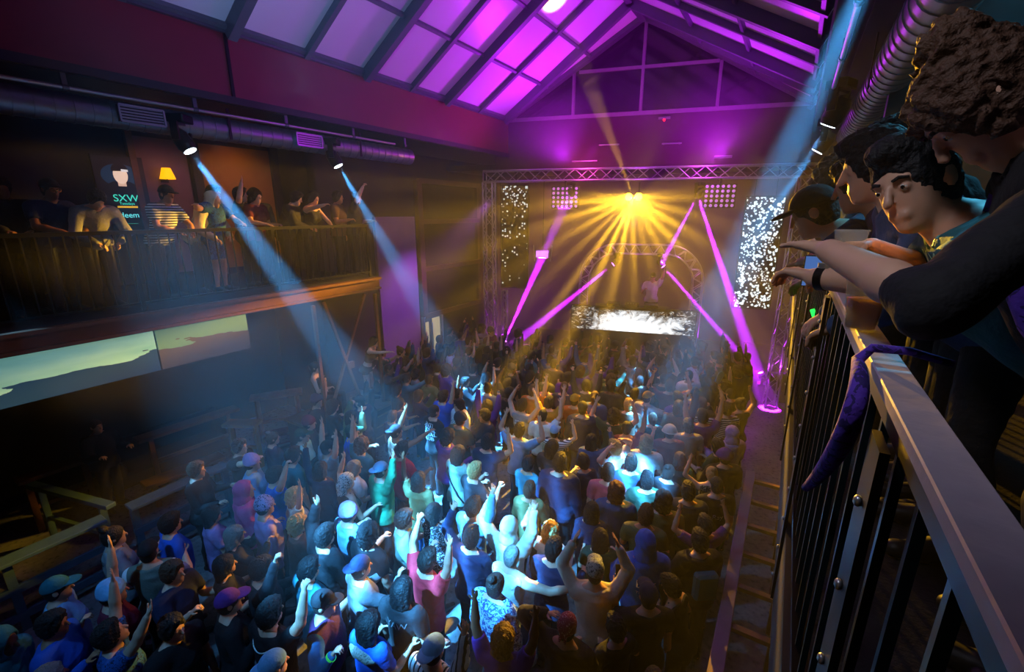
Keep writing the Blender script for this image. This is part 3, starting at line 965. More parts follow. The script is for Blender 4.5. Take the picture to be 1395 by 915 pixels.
MB().box((-.35, 0, .6), (.2, 2.2, .5)).build('backrest', M_SOFA, sofa, .05)
for s in (-1, 1):
    MB().box((0, s * 1.0, .45), (.8, .2, .3)).build('armrest', M_SOFA, sofa, .05)

# drink rail with rungs along the right edge of the floor
M_LILACRAIL = mat('worn_lilac_rail', '8a7484', 0.5, 0.1, grain=0.25, scale=9, bump=0.15)
dr = thing('drink_rail', 'pale narrow drink rail with cross rungs along the right edge of the floor', 'rail', (-.06, 3.0, 0))
MB().box((0, 2.2, 1.08), (.14, 4.9, .06)).build('top_board', M_LILACRAIL, dr, .008)
for i in range(8):
    MB().box((.3, .15 + i * .62, 1.03), (.52, .07, .05)).build('rung', M_WOOD, dr)
    MB().box((.5, .15 + i * .62, .5), (.08, .08, 1.0)).build('post', M_WOOD, dr)
for i in range(4):
    MB().box((0, .3 + i * 1.45, .52), (.08, .08, 1.04)).build('post', M_LILACRAIL, dr)
MB().box((.5, 2.3, .75), (.1, 4.8, .12)).build('back_rail', M_WOOD, dr)

# ------------------------------------------------------------------ lit portrait screen on the balcony wall
ps = thing('wall_screen', 'glowing screen showing a capped figure in a dark printed shirt', 'screen', (-10.38, 3.62, 5.42), R(90))
MB().box((0, 0, 0), (.74, .04, 1.5)).build('casing', M_BLACKMETAL, ps)
def flat(pts, name, c, s, y=-.022):
    m = MB(); m.prism(pts, 1, y - .002, y); m.build(name, mat(name + '_glow', c, .5, emit=c, strength=s), ps)
def ellipse(cx, cz, rx, rz, n=20, a0=0, a1=360):
    return [(cx + rx * math.cos(R(a0 + (a1 - a0) * i / n)), cz + rz * math.sin(R(a0 + (a1 - a0) * i / n))) for i in range(n)]
flat([(-.36, -.74), (.36, -.74), (.36, .74), (-.36, .74)], 'picture_ground', '060a14', .4)
flat(ellipse(0, .42, .28, .2), 'picture_halo', '14405e', .35, -.024)
flat([(-.34, -.7), (.34, -.7), (.34, .2), (.12, .32), (-.12, .32), (-.34, .2)], 'picture_shirt', '04060a', .2, -.026)
flat(ellipse(0, .43, .105, .15), 'picture_face', 'e8c8b0', .9, -.028)
flat([(-.06, .24), (.06, .24), (.06, .34), (-.06, .34)], 'picture_neck', 'd8b49c', .8, -.027)
flat(ellipse(0, .5, .125, .13, 16, 0, 180) + [(-.125, .49)], 'picture_cap', '080808', .2, -.030)
flat([(.02, .49), (.12, .49), (.12, .525), (.02, .53)], 'picture_logo', 'e0e0e0', .8, -.032)
flat([(-.14, -.13), (.16, -.13), (.16, -.10), (-.14, -.10)], 'picture_line', 'e8b020', .9, -.028)
for txt, sz, zz, c in (('SXW', .17, -.02, '3fd8b8'), ('Tuesdays', .06, -.075, '3fd8b8'), ('deem', .13, -.3, '70f0f0'), ('_____', .08, -.4, '40c8a0')):
    cu = bpy.data.curves.new('lettering', 'FONT'); cu.body = txt; cu.size = sz; cu.align_x = 'CENTER'; cu.extrude = .001
    cu.materials.append(mat('picture_text_' + c, c, .5, emit=c, strength=1.0))
    tmp = bpy.data.objects.new('tmp', cu); COL.objects.link(tmp)
    tm = bpy.data.meshes.new_from_object(tmp.evaluated_get(bpy.context.evaluated_depsgraph_get())); bpy.data.objects.remove(tmp)
    link('lettering', tm, ps, (0.01, -.03, zz), (R(90), 0, 0))
# black pillars and frames seen over the right balcony
for y, h, x in ((5.6, 2.8, .62), (3.4, 2.8, .95)):
    struct('pillar_right', MB().box((x, y, 5.3), (.12, .12, h)), M_BLACKMETAL)

wl = thing('wall_lamp', 'small yellow shaded wall lamp glowing beside the orange-lit wall panel', 'lamp', (-10.42, 4.32, 5.82))
MB().box((0, 0, 0), (.04, .12, .12)).build('back_plate', M_BLACKMETAL, wl)
MB().tube([(0, 0, 0), (.1, 0, -.02), (.14, 0, .04)], .012, 8).build('arm', M_BLACKMETAL, wl)
MB().cone((.14, 0, .0), (.14, 0, .2), .13, .07, 16).build('shade', mat('yellow_shade', 'e0a010', .5, emit='ffb400', strength=1.3), wl)
# ------------------------------------------------------------------ figures: signed distance fields grown into one continuous skin
def _norm(v):
    v = np.asarray(v, float)
    return v / np.linalg.norm(v)

class Field:
    """union of round cones and ellipsoids, smoothly blended, on a regular grid"""
    def __init__(self, lo, hi, vox):
        self.lo = np.array(lo, float)
        self.vox = vox
        self.n = np.ceil((np.array(hi) - self.lo) / vox).astype(int) + 2
        self.D = np.full(tuple(self.n), 1.0, np.float32)
        self.ax = [(self.lo[i] + vox * np.arange(self.n[i])).astype(np.float32) for i in range(3)]
    def win(self, lo, hi):
        a = np.clip(np.floor((lo - self.lo) / self.vox).astype(int), 0, self.n)
        b = np.clip(np.ceil((hi - self.lo) / self.vox).astype(int) + 1, 0, self.n)
        if np.any(b <= a):
            return None
        s = tuple(slice(a[i], b[i]) for i in range(3))
        X = self.ax[0][s[0]][:, None, None]
        Y = self.ax[1][s[1]][None, :, None]
        Z = self.ax[2][s[2]][None, None, :]
        return s, X, Y, Z
    def put(self, s, d, k, op='u'):
        D = self.D[s]
        if op == 'u':
            if k > 0:
                h = np.clip(0.5 + 0.5 * (D - d) / k, 0, 1)
                self.D[s] = D * (1 - h) + d * h - k * h * (1 - h)
            else:
                self.D[s] = np.minimum(D, d)
        else:   # carve
            h = np.clip(0.5 - 0.5 * (D + d) / k, 0, 1) if k > 0 else None
            self.D[s] = (D * (1 - h) - d * h + k * h * (1 - h)) if k > 0 else np.maximum(D, -d)
    def cone(self, a, b, ra, rb, k=0.02, op='u', infl=0.0, flat=None):
        a, b = np.asarray(a, float), np.asarray(b, float)
        ra, rb = ra + infl, rb + infl
        m = max(ra, rb) + k + 2 * self.vox
        w = self.win(np.minimum(a, b) - m, np.maximum(a, b) + m)
        if w is None:
            return
        s, X, Y, Z = w
        ba = b - a
        L2 = float(ba @ ba) + 1e-9
        t = np.clip(((X - a[0]) * ba[0] + (Y - a[1]) * ba[1] + (Z - a[2]) * ba[2]) / L2, 0, 1)
        d = np.sqrt((X - a[0] - t * ba[0]) ** 2 + (Y - a[1] - t * ba[1]) ** 2 + (Z - a[2] - t * ba[2]) ** 2) - (ra + (rb - ra) * t)
        self.put(s, d.astype(np.float32), k, op)
    def ell(self, c, r, rot=None, k=0.03, op='u', infl=0.0):
        c = np.asarray(c, float)
        r = np.asarray(r, float) + infl
        m = r.max() + k + 2 * self.vox
        w = self.win(c - m, c + m)
        if w is None:
            return
        s, X, Y, Z = w
        x, y, z = X - c[0], Y - c[1], Z - c[2]
        if rot is not None:
            Rm = np.asarray(rot)
            x, y, z = (Rm[0, 0] * x + Rm[1, 0] * y + Rm[2, 0] * z, Rm[0, 1] * x + Rm[1, 1] * y + Rm[2, 1] * z, Rm[0, 2] * x + Rm[1, 2] * y + Rm[2, 2] * z)
        k0 = np.sqrt((x / r[0]) ** 2 + (y / r[1]) ** 2 + (z / r[2]) ** 2)
        k1 = np.sqrt((x / r[0] ** 2) ** 2 + (y / r[1] ** 2) ** 2 + (z / r[2] ** 2) ** 2) + 1e-9
        self.put(s, (k0 * (k0 - 1.0) / k1).astype(np.float32), k, op)
    def cut(self, p, n):
        """keep the side the normal points away from"""
        p, n = np.asarray(p, float), _norm(n)
        d = (self.ax[0][:, None, None] - p[0]) * n[0] + (self.ax[1][None, :, None] - p[1]) * n[1] + (self.ax[2][None, None, :] - p[2]) * n[2]
        self.D = np.maximum(self.D, d.astype(np.float32))
    def ripple(self, amp, freq, seed=0.0, zs=1.0):
        X, Y, Z = self.ax[0][:, None, None], self.ax[1][None, :, None], self.ax[2][None, None, :]
        w = np.sin(freq * (X * 1.3 + Z * zs) + 3 * np.sin(freq * 0.35 * (Y - Z) + seed)) * np.sin(freq * 0.8 * (Y * 1.2 - X * 0.6) + 2 * np.sin(freq * .4 * Z + seed * 2))
        self.D = self.D + (amp * w).astype(np.float32)
    def mesh(self, name):
        D = self.D
        n = self.n
        inside = D < 0
        c = np.zeros(tuple(n - 1), np.uint8)
        for i in (0, 1):
            for j in (0, 1):
                for k in (0, 1):
                    c += inside[i:n[0] - 1 + i, j:n[1] - 1 + j, k:n[2] - 1 + k]
        act = (c > 0) & (c < 8)
        idx = np.argwhere(act)
        nv = len(idx)
        ids = np.full(tuple(n - 1), -1, np.int32)
        ids[act] = np.arange(nv)
        acc = np.zeros((nv, 3), np.float64)
        cnt = np.zeros(nv)
        corners = [(i, j, k) for i in (0, 1) for j in (0, 1) for k in (0, 1)]
        vals = {q: D[idx[:, 0] + q[0], idx[:, 1] + q[1], idx[:, 2] + q[2]].astype(np.float64) for q in corners}
        for q in corners:
            for ax in range(3):
                if q[ax]:
                    continue
                q2 = list(q); q2[ax] = 1; q2 = tuple(q2)
                a, b = vals[q], vals[q2]
                m = (a < 0) != (b < 0)
                t = np.where(m, a / np.where(m, a - b, 1), 0)
                p = np.zeros((nv, 3))
                p[:] = q
                p[:, ax] = t
                acc[m] += p[m]
                cnt[m] += 1
        V = self.lo + self.vox * (idx + acc / np.maximum(cnt, 1)[:, None])
        F = []
        for ax in range(3):
            sl0 = [slice(None)] * 3; sl1 = [slice(None)] * 3
            sl0[ax] = slice(0, n[ax] - 1); sl1[ax] = slice(1, n[ax])
            a, b = inside[tuple(sl0)], inside[tuple(sl1)]
            e = np.argwhere(a != b)
            u, v = (ax + 1) % 3, (ax + 2) % 3
            ok = (e[:, u] > 0) & (e[:, v] > 0) & (e[:, u] < n[u] - 1) & (e[:, v] < n[v] - 1)
            e = e[ok]
            q = []
            for du, dv in ((-1, -1), (0, -1), (0, 0), (-1, 0)):
                g = e.copy(); g[:, u] += du; g[:, v] += dv
                q.append(ids[g[:, 0], g[:, 1], g[:, 2]])
            q = np.stack(q, 1)
            flip = ~a[e[:, 0], e[:, 1], e[:, 2]]
            q[flip] = q[flip][:, ::-1]
            F.append(q)
        F = np.concatenate(F)
        me = bpy.data.meshes.new(name)
        me.vertices.add(nv)
        me.vertices.foreach_set('co', V.astype(np.float32).ravel())
        me.loops.add(len(F) * 4)
        me.loops.foreach_set('vertex_index', F.astype(np.int32).ravel())
        me.polygons.add(len(F))
        me.polygons.foreach_set('loop_start', np.arange(0, len(F) * 4, 4, dtype=np.int32))
        me.polygons.foreach_set('use_smooth', np.ones(len(F), bool))
        me.update(calc_edges=True)
        return me

def rotx(a):
    c, s = math.cos(a), math.sin(a)
    return np.array([[1, 0, 0], [0, c, -s], [0, s, c]])
def rotz(a):
    c, s = math.cos(a), math.sin(a)
    return np.array([[c, -s, 0], [s, c, 0], [0, 0, 1]])

# arm poses for the right arm (x outward, y forward): upper arm direction, forearm direction, hand curl
ARMS = {
    'down':  ((.18, .02, -1), (.06, .22, -1), .3),
    'fwd':   ((.22, .28, -.9), (-.12, 1, .25), .8),
    'drink': ((.3, .45, -.8), (-.35, .8, .75), 1.0),
    'phone': ((.25, .6, -.45), (-.3, .5, .85), 1.0),
    'up':    ((.35, .15, 1), (.05, .12, 1), .15),
    'upb':   ((.75, .3, .55), (-.3, .2, 1), .2),
    'fist':  ((.45, .35, .8), (-.1, .35, 1), 1.3),
    'point': ((.3, .85, .35), (.05, 1, .5), .5),
    'reach': ((.15, .6, .75), (.1, .5, 1), .2),
    'clap':  ((.5, .3, .85), (-.45, .15, 1), .1),
    'head':  ((.8, .05, .65), (-.85, -.05, .5), .4),
    'fold':  ((.25, .3, -.95), (-.95, .42, .12), .5),
    'rail':  ((.3, .75, -.62), (-.65, .8, -.05), .6),
    'railb': ((.35, .55, -.75), (-.2, .95, .0), .7),
    'side':  ((.95, .25, .0), (.8, .5, .25), .2),
    'hip':   ((.7, -.25, -.75), (-.55, .45, -.7), .6),
    'bent':  ((.5, .15, -.85), (-.1, .6, .85), 1.2),
}

class Body:
    """joints and primitives of one posed figure; faces +Y, feet at z = 0"""
    def __init__(self, right='down', left='down', lean=0.0, stance='stand', female=False, turn=0.0, nod=0.0, tilt=0.0, look=0.0):
        self.female = female
        self.P = []      # (region, kind, args)
        f = female
        hipz = .93
        sit = stance == 'sit'
        if sit:
            hipz = .50
        self.hipz = hipz
        Rl = rotx(-lean)
        Rt = rotz(turn)
        hip = np.array([0, 0, hipz])
        T = lambda p: hip + Rl @ Rt @ np.array(p, float)     # torso frame
        self.Rtorso = Rl @ Rt
        self.T = T
        sw = .165 if f else .19
        A = self.P.append
        # torso
        A(('pelvis', 'e', T((0, -.005, .0)), (.168 if f else .16, .115, .12), self.Rtorso))
        A(('pelvis', 'c', T((.07, -.055, -.04)), T((.075, -.05, -.07)), .085, .08))
        A(('pelvis', 'c', T((-.07, -.055, -.04)), T((-.075, -.05, -.07)), .085, .08))
        A(('torso', 'e', T((0, .0, .15)), (.118 if f else .138, .09 if f else .1, .16), self.Rtorso))
        A(('torso', 'e', T((0, .0, .34)), (.145 if f else .17, .105 if f else .12, .18), self.Rtorso))
        A(('torso', 'c', T((-sw + .035, -.01, .475)), T((sw - .035, -.01, .475)), .062, .062))
        A(('torso', 'c', T((0, -.02, .5)), T((0, -.02, .46)), .07, .1))
        for s in (-1, 1):
            A(('torso', 'c', T((s * .02, -.02, .535)), T((s * .13, -.015, .49)), .045, .05))
        if f:
            A(('torso', 'c', T((.068, .085, .34)), T((.068, .095, .335)), .06, .055))
            A(('torso', 'c', T((-.068, .085, .34)), T((-.068, .095, .335)), .06, .055))
        # neck and head
        self.neck = T((0, -.015, .53))
        Rh = self.Rtorso if lean < .3 else rotx(-lean * .45) @ Rt
        self.Rh = Rh @ rotz(look) @ rotx(-nod) @ np.array([[math.cos(tilt), 0, -math.sin(tilt)], [0, 1, 0], [math.sin(tilt), 0, math.cos(tilt)]])
        self.head = self.neck + rotx(-lean * .7 - nod * .4) @ np.array([0, .035, .165])
        H = lambda p: self.head + self.Rh @ np.array(p, float)
        self.H = H
        A(('neck', 'c', self.neck - np.array([0, 0, .02]), H((0, -.02, -.07)), .058 if not f else .05, .055 if not f else .047))
        A(('neck', 'c', T((-.06, -.02, .5)), T((.06, -.02, .5)), .05, .05))
        A(('head', 'e', H((0, -.012, .03)), (.075, .096, .09), self.Rh))
        A(('head', 'e', H((0, .022, -.035)), (.06, .066, .083), self.Rh))
        A(('head', 'c', H((0, .068, -.1)), H((0, .06, -.098)), .02, .026))
        A(('face', 'c', H((0, .093, .012)), H((0, .11, -.028)), .007, .0125))
        A(('face', 'c', H((-.036, .076, .027)), H((.036, .076, .027)), .011, .011))
        A(('face', 'c', H((-.018, .084, -.063)), H((.018, .084, -.063)), .0075, .0075))
        A(('face', 'c', H((-.016, .083, -.073)), H((.016, .083, -.073)), .008, .008))
        for s in (-1, 1):
            A(('face', 'e', H((s * .077, -.008, -.005)), (.011, .022, .031), self.Rh))
        self.eyes = [H((-.031, .078, .004)), H((.031, .078, .004))]
        # arms
        self.hands = {}
        self.arms = {}
        for side, pose in ((1, right), (-1, left)):
            if isinstance(pose, str):
                u, w, curl = ARMS[pose]
                m = lambda v: self.Rtorso @ _norm((v[0] * side, v[1], v[2]))
                sh = T((side * sw, -.01, .465))
                el = sh + m(u) * .285
                wr = el + m(w) * .25
                hd = m(w)
            else:                                    # explicit elbow, wrist, hand direction in body space
                sh = T((side * sw, -.01, .475))
                el, wr, hd, curl = np.array(pose[0]), np.array(pose[1]), _norm(pose[2]), pose[3]
            r0, r1, r2 = (.05, .037, .026) if f else (.06, .044, .03)
            A(('uparm', 'c', sh, el, r0, r1))
            A(('forearm', 'c', el, el + (wr - el) * .35, r1 * .97, r1 * 1.02))
            A(('forearm', 'c', el + (wr - el) * .35, wr, r1 * 1.02, r2))
            self.arms[side] = (sh, el, wr)
            self.hand(side, wr, hd, el, curl, pose)
        # legs
        self.feet = {}
        for s in (-1, 1):
            hp = np.array([s * .088, 0, hipz - .03])
            if sit:
                kn = np.array([s * .12, .42, .52]); an = np.array([s * .12, .44, .09])
            elif stance == 'step':
                kn = np.array([s * .1, .06 + s * .1, .5]); an = np.array([s * .11, s * .17 - .03, .085])
            elif stance == 'wide':
                kn = np.array([s * .16, .03, .5]); an = np.array([s * .21, -.02, .085])
            elif stance == 'kneel':
                kn = np.array([s * .15, .16, .49]); an = np.array([s * .17, -.06, .085])
            else:
                kn = np.array([s * .095, .025, .5]); an = np.array([s * .1, -.02, .085])
            th = .083 if f else .086
            A(('thigh', 'c', hp, kn, th, .056))
            A(('shin', 'c', kn, an + (kn - an) * .62 + np.array([0, -.014, 0]), .054, .055))
            A(('shin', 'c', an + (kn - an) * .62 + np.array([0, -.014, 0]), an, .055, .036))
            fd = _norm((s * .25, 1, 0))
            A(('foot', 'c', an + np.array([0, -.03, -.045]), an + fd * .15 + np.array([0, 0, -.055]), .038, .03))
            A(('foot', 'c', an, an + fd * .1 + np.array([0, 0, -.045]), .036, .034))
            self.feet[s] = (an, fd)
    def hand(self, side, wr, d, el, curl, pose):
        d = _norm(d)
        ref = np.array([0, 0, 1.0]) if abs(d[2]) < .8 else np.array([0, 1.0, 0])
        across = _norm(np.cross(d, ref))           # along the knuckles
        palm = _norm(np.cross(across, d))          # out of the back of the hand
        if pose in ('clap',):
            across, palm = palm, across
        s = -1 if palm[2] > 0 or pose in ('up', 'upb', 'reach') else 1
        k0 = .8 if self.female else .92
        self.hands[side] = wr + d * .09 * k0
        A = self.P.append
        for t in (-.024, -.008, .008, .024):
            A(('hand', 'c', wr + d * .018, wr + (d * .088 + across * t) * k0, .017 * k0, .013 * k0))
        inward = palm * s
        for i, (t, ln) in enumerate(((-.031, .062), (-.0105, .078), (.0105, .084), (.031, .074))):
            b = wr + (d * .086 + across * t) * k0
            a1, a2 = curl * .75, curl * 1.7
            sp = across * (t * 2.2) * (1 - min(1, curl))
            d1 = _norm(d * math.cos(a1) + inward * math.sin(a1) + sp)
            d2 = _norm(d * math.cos(a2) + inward * math.sin(a2) + sp)
            m = b + d1 * ln * .52 * k0
            A(('finger', 'c', b, m, .0098 * k0, .009 * k0))
            A(('finger', 'c', m, m + d2 * ln * .5 * k0, .009 * k0, .0078 * k0))
        tb = wr + (d * .03 + across * .026) * k0
        d1 = _norm(d * .7 + across * .75 + inward * .25)
        m = tb + d1 * .045 * k0
        A(('finger', 'c', tb, m, .0145 * k0, .011 * k0))
        A(('finger', 'c', m, m + _norm(d * .95 + across * .2 + inward * .3) * .034 * k0, .011 * k0, .009 * k0))
    def bounds(self, regions, pad):
        lo, hi = np.full(3, 9.), np.full(3, -9.)
        for p in self.P:
            if p[0] not in regions:
                continue
            if p[1] == 'c':
                r = max(p[4], p[5])
                lo = np.minimum(lo, np.minimum(p[2], p[3]) - r); hi = np.maximum(hi, np.maximum(p[2], p[3]) + r)
            else:
                r = max(p[3])
                lo = np.minimum(lo, p[2] - r); hi = np.maximum(hi, p[2] + r)
        return lo - pad, hi + pad
    K = {'torso': .05, 'pelvis': .05, 'uparm': .03, 'forearm': .012, 'thigh': .03, 'shin': .015, 'neck': .03, 'head': .03, 'face': .011, 'hand': .008, 'finger': .004, 'foot': .02}
    def draw(self, F, regions, infl=0.0, kk=1.0):
        for p in self.P:
            if p[0] in regions:
                k = self.K[p[0]] * kk
                if p[1] == 'c':
                    F.cone(p[2], p[3], p[4], p[5], k, infl=infl)
                else:
                    F.ell(p[2], p[3], p[4], k, infl=infl)
    ALL = ('pelvis', 'torso', 'neck', 'head', 'face', 'uparm', 'forearm', 'hand', 'finger', 'thigh', 'shin', 'foot')
    def skin(self, vox=.012, regions=None):
        rg = regions or self.ALL
        lo, hi = self.bounds(rg, 3 * vox)
        F = Field(lo, hi, vox)
        self.draw(F, [r for r in rg if r not in ('face', 'finger')])
        for s in (-1, 1):                       # eye sockets, then lids and brow over them
            F.ell(self.H((s * .032, .094, .004)), (.017, .014, .012), self.Rh, .012, 'carve')
            F.ell(self.eyes[(s + 1) // 2], (.0135, .0125, .011), self.Rh, .004)
        self.draw(F, ('face', 'finger'))
        F.cut((0, 0, 0.0), (0, 0, -1))
        return F.mesh('body')
    def shirt(self, kind='short', vox=.014, hem=.0):
        """short, long, hoodie, jacket, tank, crop"""
        t = {'short': .014, 'long': .015, 'hoodie': .026, 'jacket': .03, 'tank': .01, 'crop': .01, 'dress': .016, 'pushed': .014}[kind]
        rg = ['torso', 'pelvis'] + (['uparm', 'forearm'] if kind in ('long', 'hoodie', 'jacket', 'pushed') else ['uparm'] if kind == 'short' else [])
        if kind == 'dress':
            rg.append('thigh')
        lo, hi = self.bounds(rg, .09)
        F = Field(lo, hi, vox)
        self.draw(F, ('torso', 'pelvis'), t, 1.1)
        T = self.T
        if kind in ('short', 'long', 'hoodie', 'jacket', 'dress', 'pushed'):
            F.cone(T((0, .02, .1)), T((0, .02, .3)), .135 + t, .14 + t, .05)
        for s in (-1, 1):
            F.cone(T((s * .085, -.01, .0)), T((s * .085, -.01, -.12)), .104 + t, .11 + t, .04)
        F.cut(T((0, 0, .56)), self.Rtorso @ np.array([0, -.2, 1.0]))
        for s in (-1, 1):
            sh, el, wr = self.arms[s]
            r0, r1 = (.05, .037) if self.female else (.06, .044)
            if kind == 'short':
                G = Field(lo, hi, vox)
                G.cone(sh, sh + (el - sh) * .8, r0 + t * .6, r1 + t + .012, .0)
                G.cut(sh + (el - sh) * .68, el - sh)
                F.D = np.minimum(F.D, G.D)
                F.cone(sh, sh + (el - sh) * .3, r0 + t * .8, r0 + t * .6, .05)
            elif kind == 'pushed':
                F.cone(sh, el, r0 + t, r1 + t + .004, .035)
                F.cone(el, el + (wr - el) * .12, r1 + t + .004, .036 + t, .015)
            elif kind in ('long', 'hoodie', 'jacket'):
                F.cone(sh, el, r0 + t, r1 + t + .004, .035)
                F.cone(el, wr - (wr - el) * .06, r1 + t + .004, .034 + t * .6, .015)
        if kind == 'dress':
            self.draw(F, ('thigh',), .05)
        if kind in ('hoodie', 'jacket', 'long', 'short', 'dress', 'pushed'):
            F.ripple(.0045 if kind != 'short' else .0035, 30, 1.7, 1.6)
        if kind == 'hoodie':
            F.ell(T((0, -.095, .5)), (.105, .065, .075), self.Rtorso, .03)
        hemz = {'tank': -.05, 'crop': .16, 'dress': -.6}.get(kind, -.09)
        p = T((0, 0, hemz))
        F.cut(p, self.Rtorso @ np.array([0, 0, -1.0]) if kind != 'dress' else (0, 0, -1))
        if kind in ('tank', 'crop'):
            F.cut(T((0, .08, .47)), self.Rtorso @ np.array([0, .5, 1.0]))
            for s in (-1, 1):
                F.cone(T((s * .215, 0, .44)), T((s * .225, 0, .54)), .07, .07, .01, 'carve')
            for s in (-1, 1):
                F.cone(T((s * .1, .095, .4)), T((s * .095, .0, .548)), .018, .016, .012)
                F.cone(T((s * .095, .0, .548)), T((s * .09, -.1, .42)), .016, .02, .012)
        # neck opening
        F.cone(self.neck + self.Rtorso @ np.array([0, .03, .01]), self.H((0, -.01, -.06)), .052, .064, .01, 'carve')
        return F.mesh('shirt')
    def trousers(self, kind='long', vox=.015):
        rg = ('pelvis', 'thigh', 'shin')
        lo, hi = self.bounds(rg, .07)
        F = Field(lo, hi, vox)
        self.draw(F, ('pelvis',), .008)
        self.draw(F, ('thigh',), .014)
        if kind == 'long':
            self.draw(F, ('shin',), .02)
        F.ripple(.0022, 40, .4, 1.5)
        F.cut(self.T((0, 0, .07)), self.Rtorso @ np.array([0, 0, 1.0]))
        if kind == 'shorts':
            for s in (-1, 1):
                pass
            F.cut((0, 0, .56 if self.hipz > .6 else .3), (0, 0, -1)) if self.hipz > .6 else None
        elif kind == 'hot':
            F.cut((0, 0, self.hipz - .14), (0, 0, -1))
        else:
            F.cut((0, 0, .07), (0, 0, -1))
        return F.mesh('trousers')
    def shoe(self, s, vox=.012):
        an, fd = self.feet[s]
        lo = np.minimum(an, an + fd * .22) - .08
        hi = np.maximum(an, an + fd * .22) + .08
        lo[2] = -.02
        F = Field(lo, hi, vox)
        F.cone(an + np.array([0, -.035, -.045]), an + fd * .185 + np.array([0, 0, -.052]), .047, .037, .01)
        F.cone(an + np.array([0, -.01, .0]), an + fd * .1 + np.array([0, 0, -.04]), .044, .04, .02)
        F.cut((0, 0, 0.004), (0, 0, -1))
        F.cut(an + np.array([0, 0, .025]), (0, 0, 1))
        return F.mesh('shoe')

# hair and headwear live in the head's own frame (origin at the head centre, +Y to the face)
def head_shape(kind, vox=.009):
    F = Field((-.2, -.26, -.42), (.2, .26, .26), vox)
    cr = ((0, -.012, .03), (.075, .096, .09))
    def skull(t, k=.02):
        F.ell(cr[0], cr[1], None, k, infl=t)
        F.ell((0, -.03, -.03), (.066, .07, .075), None, .03, infl=t)
    def face_off(y=.052, z=.062):
        F.ell((0, .118, z - .105), (.066, .075, .105), None, .012, 'carve')
        F.cut((0, -.02, -.098), (0, .55, -1))
    if kind in ('short', 'buzz', 'fade'):
        skull({'short': .016, 'buzz': .006, 'fade': .008}[kind])
        if kind == 'short':
            F.ell((0, .03, .1), (.062, .075, .035), None, .03)
            F.ripple(.006, 95, .3)
            F.ripple(.004, 170, 1.1)
        if kind == 'fade':
            F.ell((0, .028, .102), (.06, .082, .042), None, .025)
            F.ripple(.0028, 120, .8)
            F.ripple(.0018, 230, 1.9)
        face_off()
    elif kind in ('long', 'straight'):
        skull(.02)
        for s in (-1, 1):
            F.cone((s * .06, -.03, .02), (s * .085, -.02, -.24), .045, .03, .03)
        F.ell((0, -.07, -.12), (.105, .055, .2), None, .04)
        F.ripple(.005, 70, .9, .25)
        face_off(z=.07) if kind == 'long' else face_off()
        F.ell((0, .11, -.1), (.062, .08, .16), None, .01, 'carve')
    elif kind in ('bun', 'pony'):
        skull(.011)
        F.ripple(.002, 110, .5)
        face_off()
        if kind == 'bun':
            F.ell((0, -.075, .125), (.045, .045, .04), None, .012)
        else:
            F.cone((0, -.1, .06), (0, -.16, .02), .03, .036, .015)
            F.cone((0, -.16, .02), (.01, -.14, -.2), .036, .014, .02)
    elif kind in ('curly', 'messy'):
        skull(.035 if kind == 'curly' else .03)
        F.ell((0, -.04, -.06), (.1, .09, .12), None, .04)
        F.ripple(.013, 62, .3)
        F.ripple(.006, 120, 1.3)
        face_off(z=.055)
    elif kind == 'updo':
        skull(.02)
        F.ell((0, -.06, .135), (.06, .055, .05), None, .02)
        F.ell((0, -.09, -.02), (.07, .05, .08), None, .03)
        for s in (-1, 1):
            F.cone((s * .075, .035, .03), (s * .085, .045, -.08), .022, .014, .02)
        F.ripple(.009, 75, .3)
        F.ripple(.005, 140, 1.1)
        face_off()
    elif kind == 'dreads':
        skull(.014)
        for i in range(20):
            a = math.pi * (0.12 + 0.76 * i / 19) + math.pi
            x, y = math.cos(a) * .08, math.sin(a) * .09 - .015
            F.cone((x * .7, y * .7, .08), (x * 1.25, y * 1.2 - .01, -.02 - .03 * (i % 3)), .014, .014, .004)
            F.cone((x * 1.25, y * 1.2 - .01, -.02 - .03 * (i % 3)), (x * 1.35, y * 1.3 - .01, -.19 - .03 * (i % 2)), .014, .009, .004)
        face_off()
    elif kind in ('cap', 'beanie', 'bandana', 'bucket'):
        F.ell((0, -.012, .036), (.075, .096, .09), None, .02, infl={'cap': .016, 'beanie': .018, 'bandana': .012, 'bucket': .02}[kind])
        if kind == 'beanie':
            F.ell((0, -.03, .105), (.06, .065, .05), None, .05)
            F.cone((-.05, .0, .03), (.05, .0, .03), .08, .08, .05)
            F.ripple(.0025, 80, .4, .1)
        if kind == 'bandana':
            F.cone((-.015, -.1, .0), (-.03, -.13, -.07), .02, .012, .01)
            F.cone((.015, -.1, .0), (.03, -.13, -.07), .02, .012, .01)
        F.cut((0, 0, .03 if kind == 'cap' else .012), (0, .12, -1)) if kind != 'bandana' else F.cut((0, 0, .02), (0, .55, -1))
        if kind == 'bucket':
            F.cone((0, -.01, .03), (0, -.01, .02), .115, .135, .01)
            F.cut((0, 0, .02), (0, 0, -1))
    elif kind == 'brim':
        F.ell((0, .1, .048), (.078, .09, .014), None, .01)
        F.ell((0, -.012, .036), (.076, .097, .091), None, .0, 'carve')
        F.cut((0, .03, 0), (0, -1, 0))
    elif kind == 'hood':
        F.ell((0, -.025, .03), (.105, .125, .125), None, .02)
        F.ell((0, -.05, -.11), (.12, .11, .1), None, .05)
        F.ripple(.004, 45, .3)
        F.ell((0, .12, -.01), (.075, .11, .12), None, .02, 'carve')
    return F.mesh(kind)
